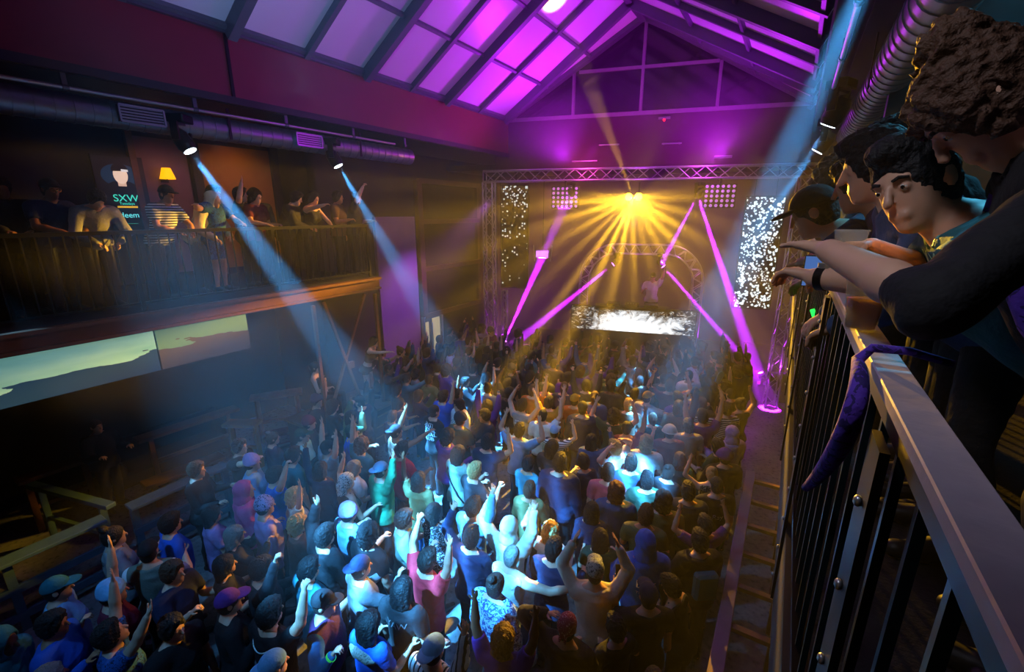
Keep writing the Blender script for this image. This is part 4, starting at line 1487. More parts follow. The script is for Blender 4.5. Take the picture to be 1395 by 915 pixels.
# ------------------------------------------------------------------ people: cached meshes, one object per person with its parts
def cloth(name, color, kind='plain', c2='101014'):
    key = 'cloth_' + name
    if key in MATS:
        return MATS[key]
    k = NT(key)
    b = k.b
    b.inputs['Roughness'].default_value = 0.85
    co = k.coords()
    nz = k.n('ShaderNodeTexNoise', Scale=9.0, Detail=5.0)
    k.l(co, nz.inputs['Vector'])
    base = srgb(color)
    c = k.mix(nz.outputs['Fac'], tuple(x * .75 for x in base[:3]) + (1,), tuple(min(1, x * 1.2) for x in base[:3]) + (1,))
    sep = k.n('ShaderNodeSeparateXYZ')
    k.l(co, sep.inputs[0])
    if kind == 'stripe':
        s = k.math('GREATER_THAN', k.math('SINE', k.math('MULTIPLY', sep.outputs['Z'], 170.0)), 0.1)
        c = k.mix(s, c, srgb(c2))
    elif kind == 'vstripe':
        s = k.math('GREATER_THAN', k.math('SINE', k.math('MULTIPLY', sep.outputs['X'], 120.0)), 0.5)
        c = k.mix(s, c, srgb(c2))
    elif kind in ('tiedye', 'print', 'paisley'):
        n2 = k.n('ShaderNodeTexNoise', Scale={'tiedye': 16.0, 'print': 26.0, 'paisley': 30.0}[kind], Detail=3.0, Distortion=2.5)
        k.l(co, n2.inputs['Vector'])
        s = k.math('GREATER_THAN', n2.outputs['Fac'], {'tiedye': 0.5, 'print': 0.56, 'paisley': 0.6}[kind])
        c = k.mix(s, c, srgb(c2))
    elif kind == 'block':                        # light body, dark sleeves
        s = k.math('GREATER_THAN', k.math('ABSOLUTE', sep.outputs['X']), 0.2)
        c = k.mix(s, c, srgb(c2))
    k.l(c, b.inputs['Base Color'])
    n3 = k.n('ShaderNodeTexNoise', Scale=28.0, Detail=3.0)
    k.l(co, n3.inputs['Vector'])
    bp = k.n('ShaderNodeBump', Strength=0.35, Distance=0.02)
    k.l(n3.outputs['Fac'], bp.inputs['Height'])
    k.l(bp.outputs['Normal'], b.inputs['Normal'])
    MATS[key] = k.m
    return k.m

CL = {
    'black': ('131318',), 'charcoal': ('2c2d33',), 'navy': ('182244',), 'blue': ('1f5fd0',), 'skyblue': ('7fb6e0',), 'denim': ('34527e',),
    'teal': ('1f6a78',), 'white': ('eef0f2',), 'cream': ('d9d2c0',), 'grey': ('8d9096',), 'sage': ('8fa596',), 'green': ('2f9a6c',), 'dark green': ('22402f',),
    'maroon': ('6a1230',), 'red': ('c4182c',), 'pink': ('d2498c',), 'rose': ('d0687c',), 'purple': ('5a2288',), 'lilac': ('a48cc8',), 'orange': ('c8601c',), 'brown': ('5a4030',),
    'olive': ('6a6a40',), 'mustard': ('b08a20',), 'khaki': ('8a7a5c',),
    'striped white': ('e8eaec', 'stripe', '1a2540'), 'striped black': ('101014', 'stripe', 'd8d8dc'), 'banded white': ('e8ecee', 'vstripe', '14303a'),
    'tie-dye blue': ('24508a', 'tiedye', '9cc4e0'), 'patterned blue': ('1d5fb0', 'print', '0c1c3c'), 'patterned lilac': ('b09ccc', 'print', '302848'), 'paisley maroon': ('8a1440', 'paisley', 'e0a8bc'),
    'printed grey': ('9aa49c', 'print', '2c3a38'), 'teal and black': ('8ed0cc', 'block', '14181c'), 'purple and blue': ('4a1848', 'block', '2c7ab0'), 'grey and white': ('6f7a70', 'block', 'e4eaf0'), 'patterned black': ('15151a', 'print', 'b8b8bc'),
}
def C(n):
    v = CL[n]
    return cloth(n.replace(' ', '_'), *v)
SKIN = [mat('skin_fair', 'd8a88c', .5, grain=.08, scale=20), mat('skin_tan', 'b07a58', .5, grain=.08, scale=20), mat('skin_brown', '6e4530', .48, grain=.08, scale=20)]
HAIR = {
    'black': mat('hair_black', '0e0c0e', .7, grain=.4, scale=60, bump=.8), 'dark': mat('hair_dark_brown', '20140e', .7, grain=.4, scale=60, bump=.8), 'brown': mat('hair_brown', '4a2e1c', .7, grain=.35, scale=60, bump=.8),
    'blond': mat('hair_blond', 'b8945a', .7, grain=.35, scale=60, bump=.8), 'grey': mat('hair_grey', '7c7c78', .7, grain=.35, scale=60, bump=.8), 'red': mat('hair_red_brown', '5a2018', .7, grain=.35, scale=60, bump=.8),
    'white': mat('hair_white', 'cfd2d2', .7, grain=.3, scale=60, bump=.8), 'streaked': cloth('streaked_hair', 'c4c6c4', 'print', '14141a'),
}
M_EYEW = mat('eye_white', 'd8d4cc', .25)
M_EYED = mat('eye_iris', '1c120c', .15)
M_SHOE = mat('black_shoe', '15151a', .5, grain=.2)
M_SHOEW = mat('white_shoe', 'd8d8d8', .5, grain=.1)

CACHE = {}
BENCH = bpy.data.scenes.new('bench')      # a small scene to thin meshes in, removed at the end
def cached(key, fn, thin=1.0):
    if key not in CACHE:
        me = fn()
        if thin < 1.0 and len(me.polygons) > 1500:
            t = bpy.data.objects.new('tmp', me)
            d = t.modifiers.new('d', 'DECIMATE')
            d.ratio = thin
            BENCH.collection.objects.link(t)
            BENCH.view_layers[0].update()
            nm = bpy.data.meshes.new_from_object(t.evaluated_get(BENCH.view_layers[0].depsgraph))
            nm.name = me.name
            bpy.data.objects.remove(t)
            bpy.data.meshes.remove(me)
            me = nm
        me.materials.clear()
        me.materials.append(None)
        CACHE[key] = me
    return CACHE[key]

def part(name, me, material, parent, mtx=None):
    o = bpy.data.objects.new(name, me)
    o.parent = parent
    COL.objects.link(o)
    if mtx is not None:
        o.matrix_local = mtx
    if not me.materials:
        me.materials.append(None)
    o.material_slots[0].link = 'OBJECT'
    o.material_slots[0].material = material
    return o

def eye_mesh(s):
    return MB().ball((s * .031, .0788, .004), .0112, 10, 6).mesh('eye')
def iris_mesh(s):
    return MB().ball((s * .031, .0840, .004), .0070, 8, 6).mesh('iris')
def brow_mesh(s):
    return MB().tube([(s * .016, .095, .026), (s * .032, .093, .031), (s * .048, .08, .025)], [.004, .005, .003], 6).mesh('eyebrow')

HATS = {'cap', 'capb', 'beanie', 'bandana', 'bucket', 'hood'}
PEOPLE = {}
def person(label, at, yaw=0.0, pose=('down', 'down'), lean=0.0, stance='stand', fem=False, hair=('short', 'dark'), top=('short', 'black'), bottom=('long', 'black'),
           skin=0, size=1.0, turn=0.0, nod=0.0, tilt=0.0, look=0.0, group='crowd on the dance floor', vox=.013, feet=True, face=False, name='person', under='dark'):
    key = (str(pose[0]), str(pose[1]), lean, stance, fem, turn, nod, tilt, look)
    bk = ('B',) + key
    th = 1.0 if vox < .01 else .42
    if bk not in CACHE:
        CACHE[bk] = Body(pose[0], pose[1], lean, stance, fem, turn, nod, tilt, look)
    B = CACHE[bk]
    me = cached(('skin', vox) + key, lambda: B.skin(vox), th)
    root = bpy.data.objects.new(name, me)
    COL.objects.link(root)
    root.location = at
    root.rotation_euler = (0, 0, yaw)
    root.scale = (size, size, size)
    root.material_slots[0].link = 'OBJECT'
    root.material_slots[0].material = SKIN[skin]
    tag(root, label, 'person', group)
    pv = vox + .002
    if top[0]:
        part('hoodie' if top[0] == 'hoodie' else 'jacket' if top[0] == 'jacket' else 'dress' if top[0] == 'dress' else 'shirt',
             cached(('top', top[0], pv) + key, lambda: B.shirt(top[0], pv), th), C(top[1]), root)
    if bottom[0]:
        part('shorts' if bottom[0] in ('shorts', 'hot') else 'trousers', cached(('bot', bottom[0], pv, lean, stance, fem, turn), lambda: B.trousers(bottom[0], pv), th), C(bottom[1]), root)
    if feet:
        for s in (-1, 1):
            part('shoe', cached(('shoe', s, stance, vox), lambda: B.shoe(s)), M_SHOE if bottom[1] != 'denim' else M_SHOEW, root)
    HM = Matrix.Translation(B.head) @ Matrix(B.Rh.tolist()).to_4x4()
    hk, hc = hair
    hv = .006 if vox < .01 else .009 if vox < .016 else .012
    if hk in HATS:
        base = 'cap' if hk == 'capb' else hk
        if hk == 'hood':
            part('hood', cached(('head', 'hood', hv), lambda: head_shape('hood', hv)), C(hc), root, HM)
        else:
            part('hair', cached(('head', 'buzz', hv), lambda: head_shape('buzz', hv)), HAIR[under], root, HM)
            o = part(base, cached(('head', base, hv), lambda: head_shape(base, hv)), C(hc), root, HM)
            if base == 'cap':
                part('brim', cached(('head', 'brim', hv), lambda: head_shape('brim', hv)), C(hc), o, Matrix.Rotation(math.pi, 4, 'Z') if hk == 'capb' else None)
    elif hk:
        part('hair', cached(('head', hk, hv), lambda: head_shape(hk, hv)), HAIR[hc], root, HM)
    if face:
        for s in (-1, 1):
            e = part('eye', cached(('eye', s), lambda: eye_mesh(s)), M_EYEW, root, HM)
            part('iris', cached(('iris', s), lambda: iris_mesh(s)), M_EYED, e)
            part('eyebrow', cached(('brow', s), lambda: brow_mesh(s)), HAIR['dark'], root, HM)
    PEOPLE[root.name] = (root, B)
    return root

def hand_point(root, side, off=(0, 0, 0)):
    """world point in the palm of a placed person: side 1 right, -1 left"""
    B = PEOPLE[root.name][1]
    m = Matrix.Translation(root.location) @ Matrix.Rotation(root.rotation_euler.z, 4, 'Z') @ Matrix.Scale(root.scale.x, 4)
    return m @ (Vector(B.hands[side]) + Vector(off))

# a pixel of the photograph turned into a point at a chosen height (or on a chosen X): used to read positions off the photograph
_cm = Euler(cam.rotation_euler).to_matrix()
def pix_ray(x, y):
    return (_cm @ Vector(((x - 697.5) / 614.0, -(y - 457.5) / 614.0, -1.0))).normalized()
def at_z(x, y, z):
    r = pix_ray(x, y)
    return EYE + r * ((z - EYE.z) / r.z)
def at_x(x, y, X):
    r = pix_ray(x, y)
    return EYE + r * (X / r.x)

def lettering(root, mesh_part, lines, size, z, material, back=True, y0=0.0, x=0.0, arc=0.0):
    """print set on the cloth: real letters laid onto the surface of the garment"""
    me = mesh_part.data
    tree = BVHTree.FromPolygons([v.co for v in me.vertices], [tuple(p.vertices) for p in me.polygons])
    cu = bpy.data.curves.new('lettering', 'FONT')
    cu.body = lines
    cu.size = size
    cu.align_x = 'CENTER'
    cu.space_line = 0.85
    tmp = bpy.data.objects.new('tmp', cu)
    COL.objects.link(tmp)
    dg = bpy.context.evaluated_depsgraph_get()
    m = bpy.data.meshes.new_from_object(tmp.evaluated_get(dg))
    bpy.data.objects.remove(tmp)
    s = -1 if back else 1
    for v in m.vertices:
        px, pz = v.co.x, v.co.y
        if arc:
            t = px / arc
            px, pz = (arc + pz) * math.sin(t), (arc + pz) * math.cos(t) - arc
        X = (px + x) * (1 if back else -1)
        h = tree.ray_cast(Vector((X, s * 1.0, z + pz)), Vector((0, -s, 0)))
        v.co = Vector((X, (h[0].y if h[0] else 0) + s * .004, z + pz))
    m.materials.append(material)
    o = bpy.data.objects.new('lettering', m)
    COL.objects.link(o)
    o.parent = root
    return o
M_PRINTW = mat('white_print', 'e8eef0', .6)
M_PRINTD = mat('dark_print', '20282c', .6)
# ------------------------------------------------------------------ the crowd on the floor
STAGE_AT = Vector((-3.7, 13.2, 0))
rng = random.Random(7)
ROOTS = []
PLACED = []                 # (x, y, short name used to describe neighbours)

def crowd(px, py, hair, top, arms, label, off=0, fem=False, skin=0, bottom=('long', 'black'), lean=0.0, stance='stand', nick=None, size=None, vox=None, face=False, nod=0.0, z0=0.0, **kw):
    size = size or (0.93 if fem else 1.0)
    key = (arms[0], arms[1], lean, stance, fem, kw.get('turn', 0.0), nod, kw.get('tilt', 0.0), 0.0)
    if ('B',) + key not in CACHE:
        CACHE[('B',) + key] = Body(arms[0], arms[1], lean, stance, fem, kw.get('turn', 0.0), nod, kw.get('tilt', 0.0))
    B = CACHE[('B',) + key]
    P = at_z(px, py, z0 + B.head[2] * size)
    d = STAGE_AT - P
    yaw = math.atan2(-d.x, d.y) + R(off)
    hx, hy = B.head[0] * size, B.head[1] * size
    x = P.x - (math.cos(yaw) * hx - math.sin(yaw) * hy)
    y = P.y - (math.sin(yaw) * hx + math.cos(yaw) * hy)
    dist = math.hypot(x, y)
    if vox is None:
        vox = .011 if dist < 6.2 else .014 if dist < 9 else .02
    o = person(label, (x, y, z0), yaw, arms, lean, stance, fem, hair, top, bottom, skin, size, nod=nod, vox=vox, feet=dist < 8.5, face=face, **kw)
    PLACED.append((x, y, nick, label))
    ROOTS.append(o)
    return o

def sub(o, name):
    return next(c for c in o.children if c.name.split('.')[0] == name)

D = ('down', 'down')
# front left corner
crowd(78, 812, ('cap', 'teal'), ('short', 'skyblue'), ('bent', 'down'), 'person in dark teal cap and sky blue tee by the left drink rail', -15, nick='teal-capped person by the left rail')
crowd(66, 848, ('short', 'black'), ('long', 'blue'), ('drink', 'down'), 'black-haired person in blue top just in front of the teal-capped person', -35, skin=1)
crowd(28, 868, ('hood', 'teal'), ('hoodie', 'teal'), ('fwd', 'down'), 'hunched person in teal hood at the lower left corner', -40, lean=.2, skin=2)
_p = crowd(142, 812, ('beanie', 'skyblue'), ('short', 'maroon'), ('down', 'up'), 'person in pale blue beanie and maroon tee raising two open fingers', -10, nick='maroon-tee person in the beanie', skin=0)
lettering(_p, sub(_p, 'shirt'), 'YK', .1, 1.25, M_PRINTW)
_p = crowd(156, 730, ('bun', 'dark'), ('short', 'grey'), ('drink', 'fwd'), 'person with dark bun in grey tee with arched back print', -5, nick='grey tee with the arched print')
lettering(_p, sub(_p, 'shirt'), 'STORES TO', .085, 1.34, M_PRINTD, arc=.25)
lettering(_p, sub(_p, 'shirt'), 'PINTS', .07, 1.2, M_PRINTD, arc=-.3)
_p = crowd(205, 752, ('cap', 'black'), ('short', 'grey and white'), ('drink', 'drink'), 'black-capped person in grey vest drinking from a cup', 60, face=True, nick='drinking person in the black cap')
lettering(_p, sub(_p, 'shirt'), 'S', .12, 1.25, M_PRINTW, back=False)
crowd(160, 866, ('short', 'black'), ('short', 'patterned blue'), ('reach', 'up'), 'person in patterned blue shirt looking up with one arm stretched high', -15, skin=0, nod=-.35, nick='patterned blue shirt with the high arm')
crowd(88, 903, ('long', 'grey'), ('short', 'black'), D, 'long grey-streaked hair over a black top at the very front left', 0, fem=True)
crowd(243, 708, ('short', 'dark'), ('short', 'blue'), D, 'dark-haired person in bright blue tee beside the lilac-topped woman', 0, nick='bright blue tee')
crowd(283, 703, ('long', 'black'), ('short', 'lilac'), ('fwd', 'fwd'), 'long-haired woman in lilac top carrying a pale bag on her back', -8, fem=True, nick='lilac-topped woman')
crowd(243, 775, ('short', 'brown'), ('short', 'navy'), ('drink', 'fwd'), 'brown-haired person in navy tee holding a green can', -55, nick='person with the green can')
crowd(330, 722, ('straight', 'grey'), ('long', 'black'), ('phone', 'phone'), 'woman with long straight grey hair in black sleeves', -10, fem=True, nick='straight grey-haired woman')
crowd(402, 712, ('messy', 'blond'), ('jacket', 'brown'), ('fwd', 'fwd'), 'person with big tousled blond hair in brown jacket', -20, fem=True, nick='tousled blond person')
crowd(305, 832, ('cap', 'purple'), ('long', 'black'), ('bent', 'down'), 'person in purple cap and black sleeves', -20, nick='purple-capped person')
_p = crowd(352, 836, ('short', 'black'), ('short', 'black'), ('fist', 'down'), 'broad black-haired person in black jersey with white piping at the neck', 0, size=1.04, nick='black jersey with white piping')
_B = PEOPLE[_p.name][1]
_m = MB(); _m.tube([_B.T((.13 * math.sin(t), -.015 - .125 * math.cos(t * .8) , .5 - .075 * math.cos(t))) for t in [(-1.2 + .24 * i) for i in range(11)]], .006, 6)
_m.build('piping', M_PRINTW, _p)
crowd(372, 897, ('capb', 'skyblue'), ('short', 'denim'), D, 'sky blue cap seen from above at the front edge', -10)
crowd(238, 850, ('short', 'black'), ('short', 'black'), ('fwd', 'down'), 'black-haired person in profile below the green can', -70, skin=0)
_p = crowd(448, 822, ('cap', 'black'), ('long', 'purple and blue'), ('bent', 'down'), 'black-capped person in purple vest with a green wristband', -60, nick='purple vest with the wristband')
_B = PEOPLE[_p.name][1]
_sh, _el, _wr = _B.arms[1]
_ax = Vector(_wr) - Vector(_el)
MB().cyl(Vector(_wr) - _ax * .1, Vector(_wr) - _ax * .02, .047, 12).build('wristband', mat('green_wristband', '3ee060', .4, emit='3ee060', strength=.4), _p)
_p = crowd(506, 838, ('straight', 'black'), ('short', 'blue'), ('fwd', 'fwd'), 'long black hair over a grey fur collar and blue jersey', -5, fem=True, size=.98, nick='blue jersey with fur collar')
_B = PEOPLE[_p.name][1]
_m = MB(); _m.tube([_B.T((.15 * math.sin(t), -.02 - .1 * math.cos(t), .46 + .02 * math.cos(3 * t))) for t in [-2.2 + .4 * i for i in range(12)]], [.045 + .008 * (i % 2) for i in range(12)], 8)
_m.build('fur_collar', cloth('grey_fur', 'a8a69c', 'print', '6c6a62'), _p)
_p = crowd(592, 884, ('capb', 'skyblue'), ('long', 'banded white'), ('up', 'fwd'), 'sky blue cap and white-banded jersey with one arm up', -8, nick='white-banded jersey')
crowd(582, 764, ('short', 'dark'), ('short', 'red'), ('up', 'fist'), 'dark-haired person in bright red tee raising a fist', -10, nick='bright red tee')
_p = crowd(541, 808, ('long', 'black'), ('short', 'black'), D, 'long-haired person in black tee printed across the shoulders', 5, size=1.0, nick='printed black tee')
lettering(_p, sub(_p, 'shirt'), 'YAW', .1, 1.3, mat('grey_print', '8a8e92', .6))
crowd(681, 788, ('bun', 'dark'), ('hoodie', 'tie-dye blue'), D, 'person with tied dark hair in blue tie-dye hoodie', -12, nick='tie-dye hoodie')
crowd(700, 752, ('buzz', 'grey'), ('tank', 'white'), ('side', 'fwd'), 'close-cropped person in white tank top and jeans stretching an arm out', -15, bottom=('long', 'denim'), stance='step', nick='white tank top')
crowd(773, 853, ('bandana', 'paisley maroon'), ('jacket', 'black'), ('fwd', 'head'), 'person in maroon paisley head scarf and black jacket', -10, nick='maroon head scarf')
crowd(818, 778, ('cap', 'printed grey'), ('long', 'cream'), ('clap', 'clap'), 'person in printed grey cap and cream sleeves clapping overhead', 8, nick='cream-sleeved clapper', stance='wide', size=1.03)
crowd(757, 750, ('short', 'dark'), ('long', 'navy'), ('fwd', 'fwd'), 'dark-haired person in navy top left of the overhead clapper', -12, nick='navy top by the clapper')
crowd(706, 724, ('hood', 'cream'), ('hoodie', 'cream'), ('up', 'upb'), 'person in cream hood throwing a hand sign', -5, nick='cream hood')
crowd(738, 735, ('messy', 'blond'), ('long', 'white'), ('fwd', 'upb'), 'person in bright white top close behind the cream hood', -5, fem=True)
_p = crowd(878, 738, ('hood', 'blue'), ('hoodie', 'blue'), ('fwd', 'fwd'), 'person in raised blue hood with white script on the back', 12, nick='blue hood with white script', size=1.05)
lettering(_p, sub(_p, 'hoodie'), 'Epic', .13, 1.2, M_PRINTW)
lettering(_p, sub(_p, 'hoodie'), 'THE R. LA', .045, 1.12, M_PRINTW)
_p = crowd(903, 812, ('cap', 'navy'), ('short', 'black'), ('fwd', 'phone'), 'person in navy cap and black tee lighting a phone', 14, nick='navy cap with the phone')
CAP_PHONE = _p
crowd(932, 830, ('short', 'dark'), ('tank', 'black'), ('bent', 'hip'), 'short-haired woman in black tank with folded bare arms', 55, fem=True, lean=.25, nick='folded bare arms')
crowd(850, 838, ('short', 'black'), ('short', 'black'), ('bent', 'bent'), 'dark-haired person in black tee with pale bent arm before the navy cap', 40, fem=True)
_p = crowd(957, 738, ('short', 'dark'), ('jacket', 'black'), ('fwd', 'fwd'), 'person in black jacket with teal pack at the right rail', 15, nick='black jacket with teal pack')
lettering(_p, sub(_p, 'jacket'), 'SUPER', .06, 1.3, M_PRINTW)
MB().box((0, -.2, 1.22), (.26, .12, .34)).build('backpack', C('teal'), _p, .03)
# bright middle
crowd(838, 610, ('short', 'blond'), ('short', 'white'), ('head', 'head'), 'blond person in white tee shading the eyes with one hand', 60, nick='blond white tee')
crowd(840, 641, ('short', 'dark'), ('short', 'rose'), D, 'person in rose pink shirt behind the denim hoodie', -5, nick='rose pink shirt')
crowd(812, 692, ('long', 'black'), ('long', 'navy'), D, 'long black-haired woman in navy left of the denim hoodie', 0, fem=True, nick='black-haired woman in navy')
crowd(834, 670, ('curly', 'red'), ('hoodie', 'denim'), ('fwd', 'fwd'), 'red-brown curls over a denim blue hoodie', 0, bottom=('long', 'denim'), nick='denim hoodie')
crowd(884, 604, ('messy', 'blond'), ('short', 'white'), ('fwd', 'fwd'), 'light-haired person in plain white tee', -5, nick='plain white tee')
crowd(879, 654, ('short', 'black'), ('jacket', 'dark green'), ('fwd', 'fwd'), 'black-haired person in dark green jacket', 5, nick='dark green jacket')
_p = crowd(626, 618, ('straight', 'dark'), ('short', 'sage'), ('fwd', 'fwd'), 'woman in sage green shirt with black bag strap', -10, fem=True, size=1.02, nick='sage green shirt')
_B = PEOPLE[_p.name][1]
_m = MB(); _m.tube([_B.T((-.16, -.03, .53)), _B.T((-.1, -.145, .42)), _B.T((0, -.142, .26)), _B.T((.12, -.135, .1)), _B.T((.19, -.08, -.02))], .014, 6)
_m.build('bag_strap', C('black'), _p)
_p = crowd(592, 560, ('buzz', 'black'), ('short', 'black'), D, 'close-cropped person in black tee with four lines of white print', -4, nick='four-line print tee', skin=0, size=1.03)
lettering(_p, sub(_p, 'shirt'), 'ANTI\nSOCIAL\nSOCIAL\nCLUB', .1, 1.38, M_PRINTW)
_p = crowd(625, 552, ('short', 'dark'), ('hoodie', 'white'), D, 'person in white hoodie with green logo facing away from the stage', 170, face=True, nick='white hoodie')
lettering(_p, sub(_p, 'hoodie'), 'GR33N', .09, 1.3, mat('green_print', '1d8a5a', .6), back=False)
crowd(604, 540, ('short', 'dark'), ('short', 'blue'), ('up', 'down'), 'person in vivid blue shirt behind the white hoodie', 0, nick='vivid blue shirt')
crowd(540, 588, ('capb', 'charcoal'), ('tank', 'brown'), ('point', 'reach'), 'person in charcoal cap pointing toward the stage', -15, nick='pointing person', skin=1)
crowd(548, 612, ('short', 'dark'), ('short', 'red'), ('fwd', 'down'), 'person in red shirt under the pointing arm', 0, skin=1, nick='red shirt')
crowd(510, 637, ('capb', 'skyblue'), ('long', 'green'), ('up', 'down'), 'person in green sweatshirt and backwards blue cap, arm raised', -8, nick='green sweatshirt')
crowd(473, 655, ('dreads', 'streaked'), ('tank', 'brown'), ('fwd', 'upb'), 'bare-shouldered person with black and white braids', -8, fem=True, size=1.0, nick='striped braids', bottom=('long', 'olive'))
crowd(491, 640, ('long', 'grey'), ('short', 'white'), ('fwd', 'down'), 'woman with long grey hair in white top left of the green sweatshirt', -20, fem=True)
crowd(413, 592, ('cap', 'dark green'), ('long', 'teal and black'), ('drink', 'fwd'), 'person in dark cap and pale teal jacket with black sleeves', -35, nick='pale teal jacket')
crowd(344, 630, ('beanie', 'lilac'), ('long', 'skyblue'), ('fwd', 'fwd'), 'person in lilac beanie and pale blue top', -25, nick='lilac beanie')
crowd(334, 668, ('hood', 'pink'), ('hoodie', 'pink'), ('fwd', 'fwd'), 'person in pink hoodie with the hood up', -20, nick='pink hoodie')
crowd(327, 608, ('short', 'dark'), ('short', 'black'), ('point', 'down'), 'dark-haired person in black tee thrusting an arm toward the stage', -45, face=True)
crowd(377, 652, ('short', 'black'), ('short', 'blue'), ('fist', 'down'), 'person in blue tee with clenched fist beside the pink hoodie', -20, nick='blue tee with fist')
crowd(368, 688, ('beanie', 'patterned lilac'), ('long', 'lilac'), D, 'person in patterned beanie and long lilac top', -10)
crowd(389, 678, ('messy', 'blond'), ('short', 'cream'), ('up', 'down'), 'blond person in cream top with a small raised hand', -15, fem=True)
crowd(480, 588, ('cap', 'dark green'), ('short', 'blue'), ('up', 'fwd'), 'person in blue tee and dark cap with bare arm straight up', -25, nick='blue tee with straight arm')
crowd(490, 547, ('cap', 'black'), ('jacket', 'navy'), ('phone', 'drink'), 'black-hatted person in navy jacket turned toward the balcony', 120, face=True, nick='black-hatted person')
crowd(432, 546, ('beanie', 'navy'), ('short', 'black'), ('down', 'up'), 'person in navy beanie waving a thin arm', -40, face=True)
crowd(421, 577, ('beanie', 'maroon'), ('jacket', 'black'), ('fwd', 'fwd'), 'person in maroon beanie and black jacket', -20)
crowd(708, 586, ('short', 'dark'), ('short', 'skyblue'), ('upb', 'upb'), 'dark-haired person in sky blue tee with both hands up', 0, nick='sky blue tee with hands up')
_p = crowd(712, 552, ('short', 'dark'), ('tank', 'grey'), ('clap', 'clap'), 'person in grey tank with pale back emblem, hands joined overhead', 0, nick='grey tank with joined hands')
_m = MB(); [_m.box((x * .05, -.132, 1.3 + z * .05), (.035, .012, .03)) for x, z in ((-1, 1), (0, 1.2), (1, 1), (-1.2, 0), (.2, 0), (1.2, .1), (-.7, -1), (.3, -1.1), (.9, -.9))]
_m.build('lettering', M_PRINTW, _p)
crowd(756, 588, ('cap', 'skyblue'), ('short', 'striped white'), ('upb', 'fwd'), 'person in pale cap and striped tee', 0, fem=True, nick='striped tee')
crowd(763, 630, ('short', 'black'), ('jacket', 'navy'), D, 'tall black-haired person in long navy coat', 0, size=1.08, nick='tall navy coat')
crowd(1016, 592, ('hood', 'lilac'), ('hoodie', 'lilac'), ('fwd', 'fwd'), 'person in pale lilac hoodie with hood up near the right rail', 10, nick='pale lilac hoodie')
crowd(938, 580, ('short', 'dark'), ('short', 'grey'), D, 'dark-haired person in plain grey tee', 0, nick='plain grey tee')
crowd(992, 556, ('short', 'dark'), ('long', 'striped black'), ('fwd', 'side'), 'person in striped sleeves reaching an arm to the left', 0, nick='striped sleeves')
_p = crowd(1052, 560, ('bun', 'dark'), ('tank', 'charcoal'), ('upb', 'reach'), 'person in dark tank top holding up a blue fan', 5, nick='person with the blue fan')
FAN_HOLDER = _p
crowd(1042, 598, ('straight', 'black'), ('short', 'black'), D, 'person with long straight black hair in front of the blue fan', 0, fem=True, nick='long black hair by the right rail')
crowd(926, 626, ('long', 'brown'), ('short', 'teal'), ('fwd', 'fwd'), 'brown long-haired woman in teal top', 0, fem=True, nick='woman in teal top')
_p = crowd(992, 672, ('buzz', 'black'), ('short', 'black'), D, 'close-cropped person in black tee with small white back print', 5, nick='small white back print')
lettering(_p, sub(_p, 'shirt'), 'Ray', .1, 1.2, M_PRINTW)
crowd(942, 668, ('short', 'dark'), ('jacket', 'charcoal'), D, 'dark-haired person in charcoal jacket', 0, nick='charcoal jacket')
crowd(905, 672, ('curly', 'dark'), ('short', 'olive'), ('fwd', 'fwd'), 'curly dark-haired person in olive tee', 0)
crowd(968, 642, ('bun', 'blond'), ('tank', 'patterned black'), ('fwd', 'upb'), 'blond woman with bun in patterned black top', 0, fem=True)
crowd(912, 588, ('bucket', 'cream'), ('short', 'maroon'), ('fwd', 'phone'), 'person in cream bucket hat and maroon tee', 0)
crowd(1003, 628, ('beanie', 'purple'), ('jacket', 'black'), ('fwd', 'fwd'), 'person in purple beanie and black jacket at the right rail', 0)
crowd(806, 600, ('straight', 'black'), ('long', 'denim'), ('upb', 'fwd'), 'long-haired person in denim shirt with one hand raised', 0, fem=True, nick='denim shirt')
crowd(783, 545, ('cap', 'mustard'), ('short', 'orange'), D, 'person in mustard cap and orange tee', 0, nick='mustard cap')
crowd(748, 548, ('short', 'dark'), ('short', 'mustard'), ('up', 'up'), 'person in mustard tee with both arms high', 0)
crowd(726, 532, ('short', 'brown'), ('short', 'orange'), ('up', 'fwd'), 'brown-haired person in orange tee with one arm high', 0)
crowd(882, 541, ('cap', 'mustard'), ('short', 'grey'), ('side', 'fwd'), 'person in grey tee and mustard cap pointing to the right', -40)
crowd(857, 552, ('short', 'blond'), ('short', 'brown'), D, 'blond person in brown tee', 0)
crowd(836, 566, ('curly', 'dark'), ('short', 'dark green'), ('upb', 'upb'), 'curly-haired person in dark green tee with both hands raised', 0)
crowd(858, 640, ('short', 'dark'), ('long', 'denim'), ('fwd', 'fwd'), 'dark-haired person in denim sleeves left of the dark green jacket', 0)
crowd(660, 566, ('short', 'dark'), ('jacket', 'charcoal'), ('fwd', 'fwd'), 'dark-haired person right of the white hoodie, turned back', 150, face=True, skin=1)
crowd(664, 602, ('short', 'black'), ('short', 'navy'), ('upb', 'fwd'), 'person in navy tee with bare bent arm by the sage green shirt', 0)
crowd(660, 735, ('short', 'black'), ('long', 'navy'), ('fwd', 'upb'), 'black-haired person in navy sweater left of the cream hood', -5)
crowd(440, 735, ('short', 'black'), ('jacket', 'black'), ('fwd', 'upb'), 'broad black-jacketed person right of the tousled blond', -5, size=1.03, nick='broad black jacket')
crowd(505, 722, ('curly', 'black'), ('short', 'black'), D, 'curly black-haired person in black tee before the green sweatshirt', 0)
crowd(478, 700, ('beanie', 'lilac'), ('short', 'skyblue'), ('fwd', 'fwd'), 'person in lilac beanie and sky blue tee below the striped braids', -5)
crowd(553, 706, ('short', 'dark'), ('short', 'sage'), ('drink', 'fwd'), 'dark-haired person in sage tee holding a drink', -45, nick='sage tee with a drink')
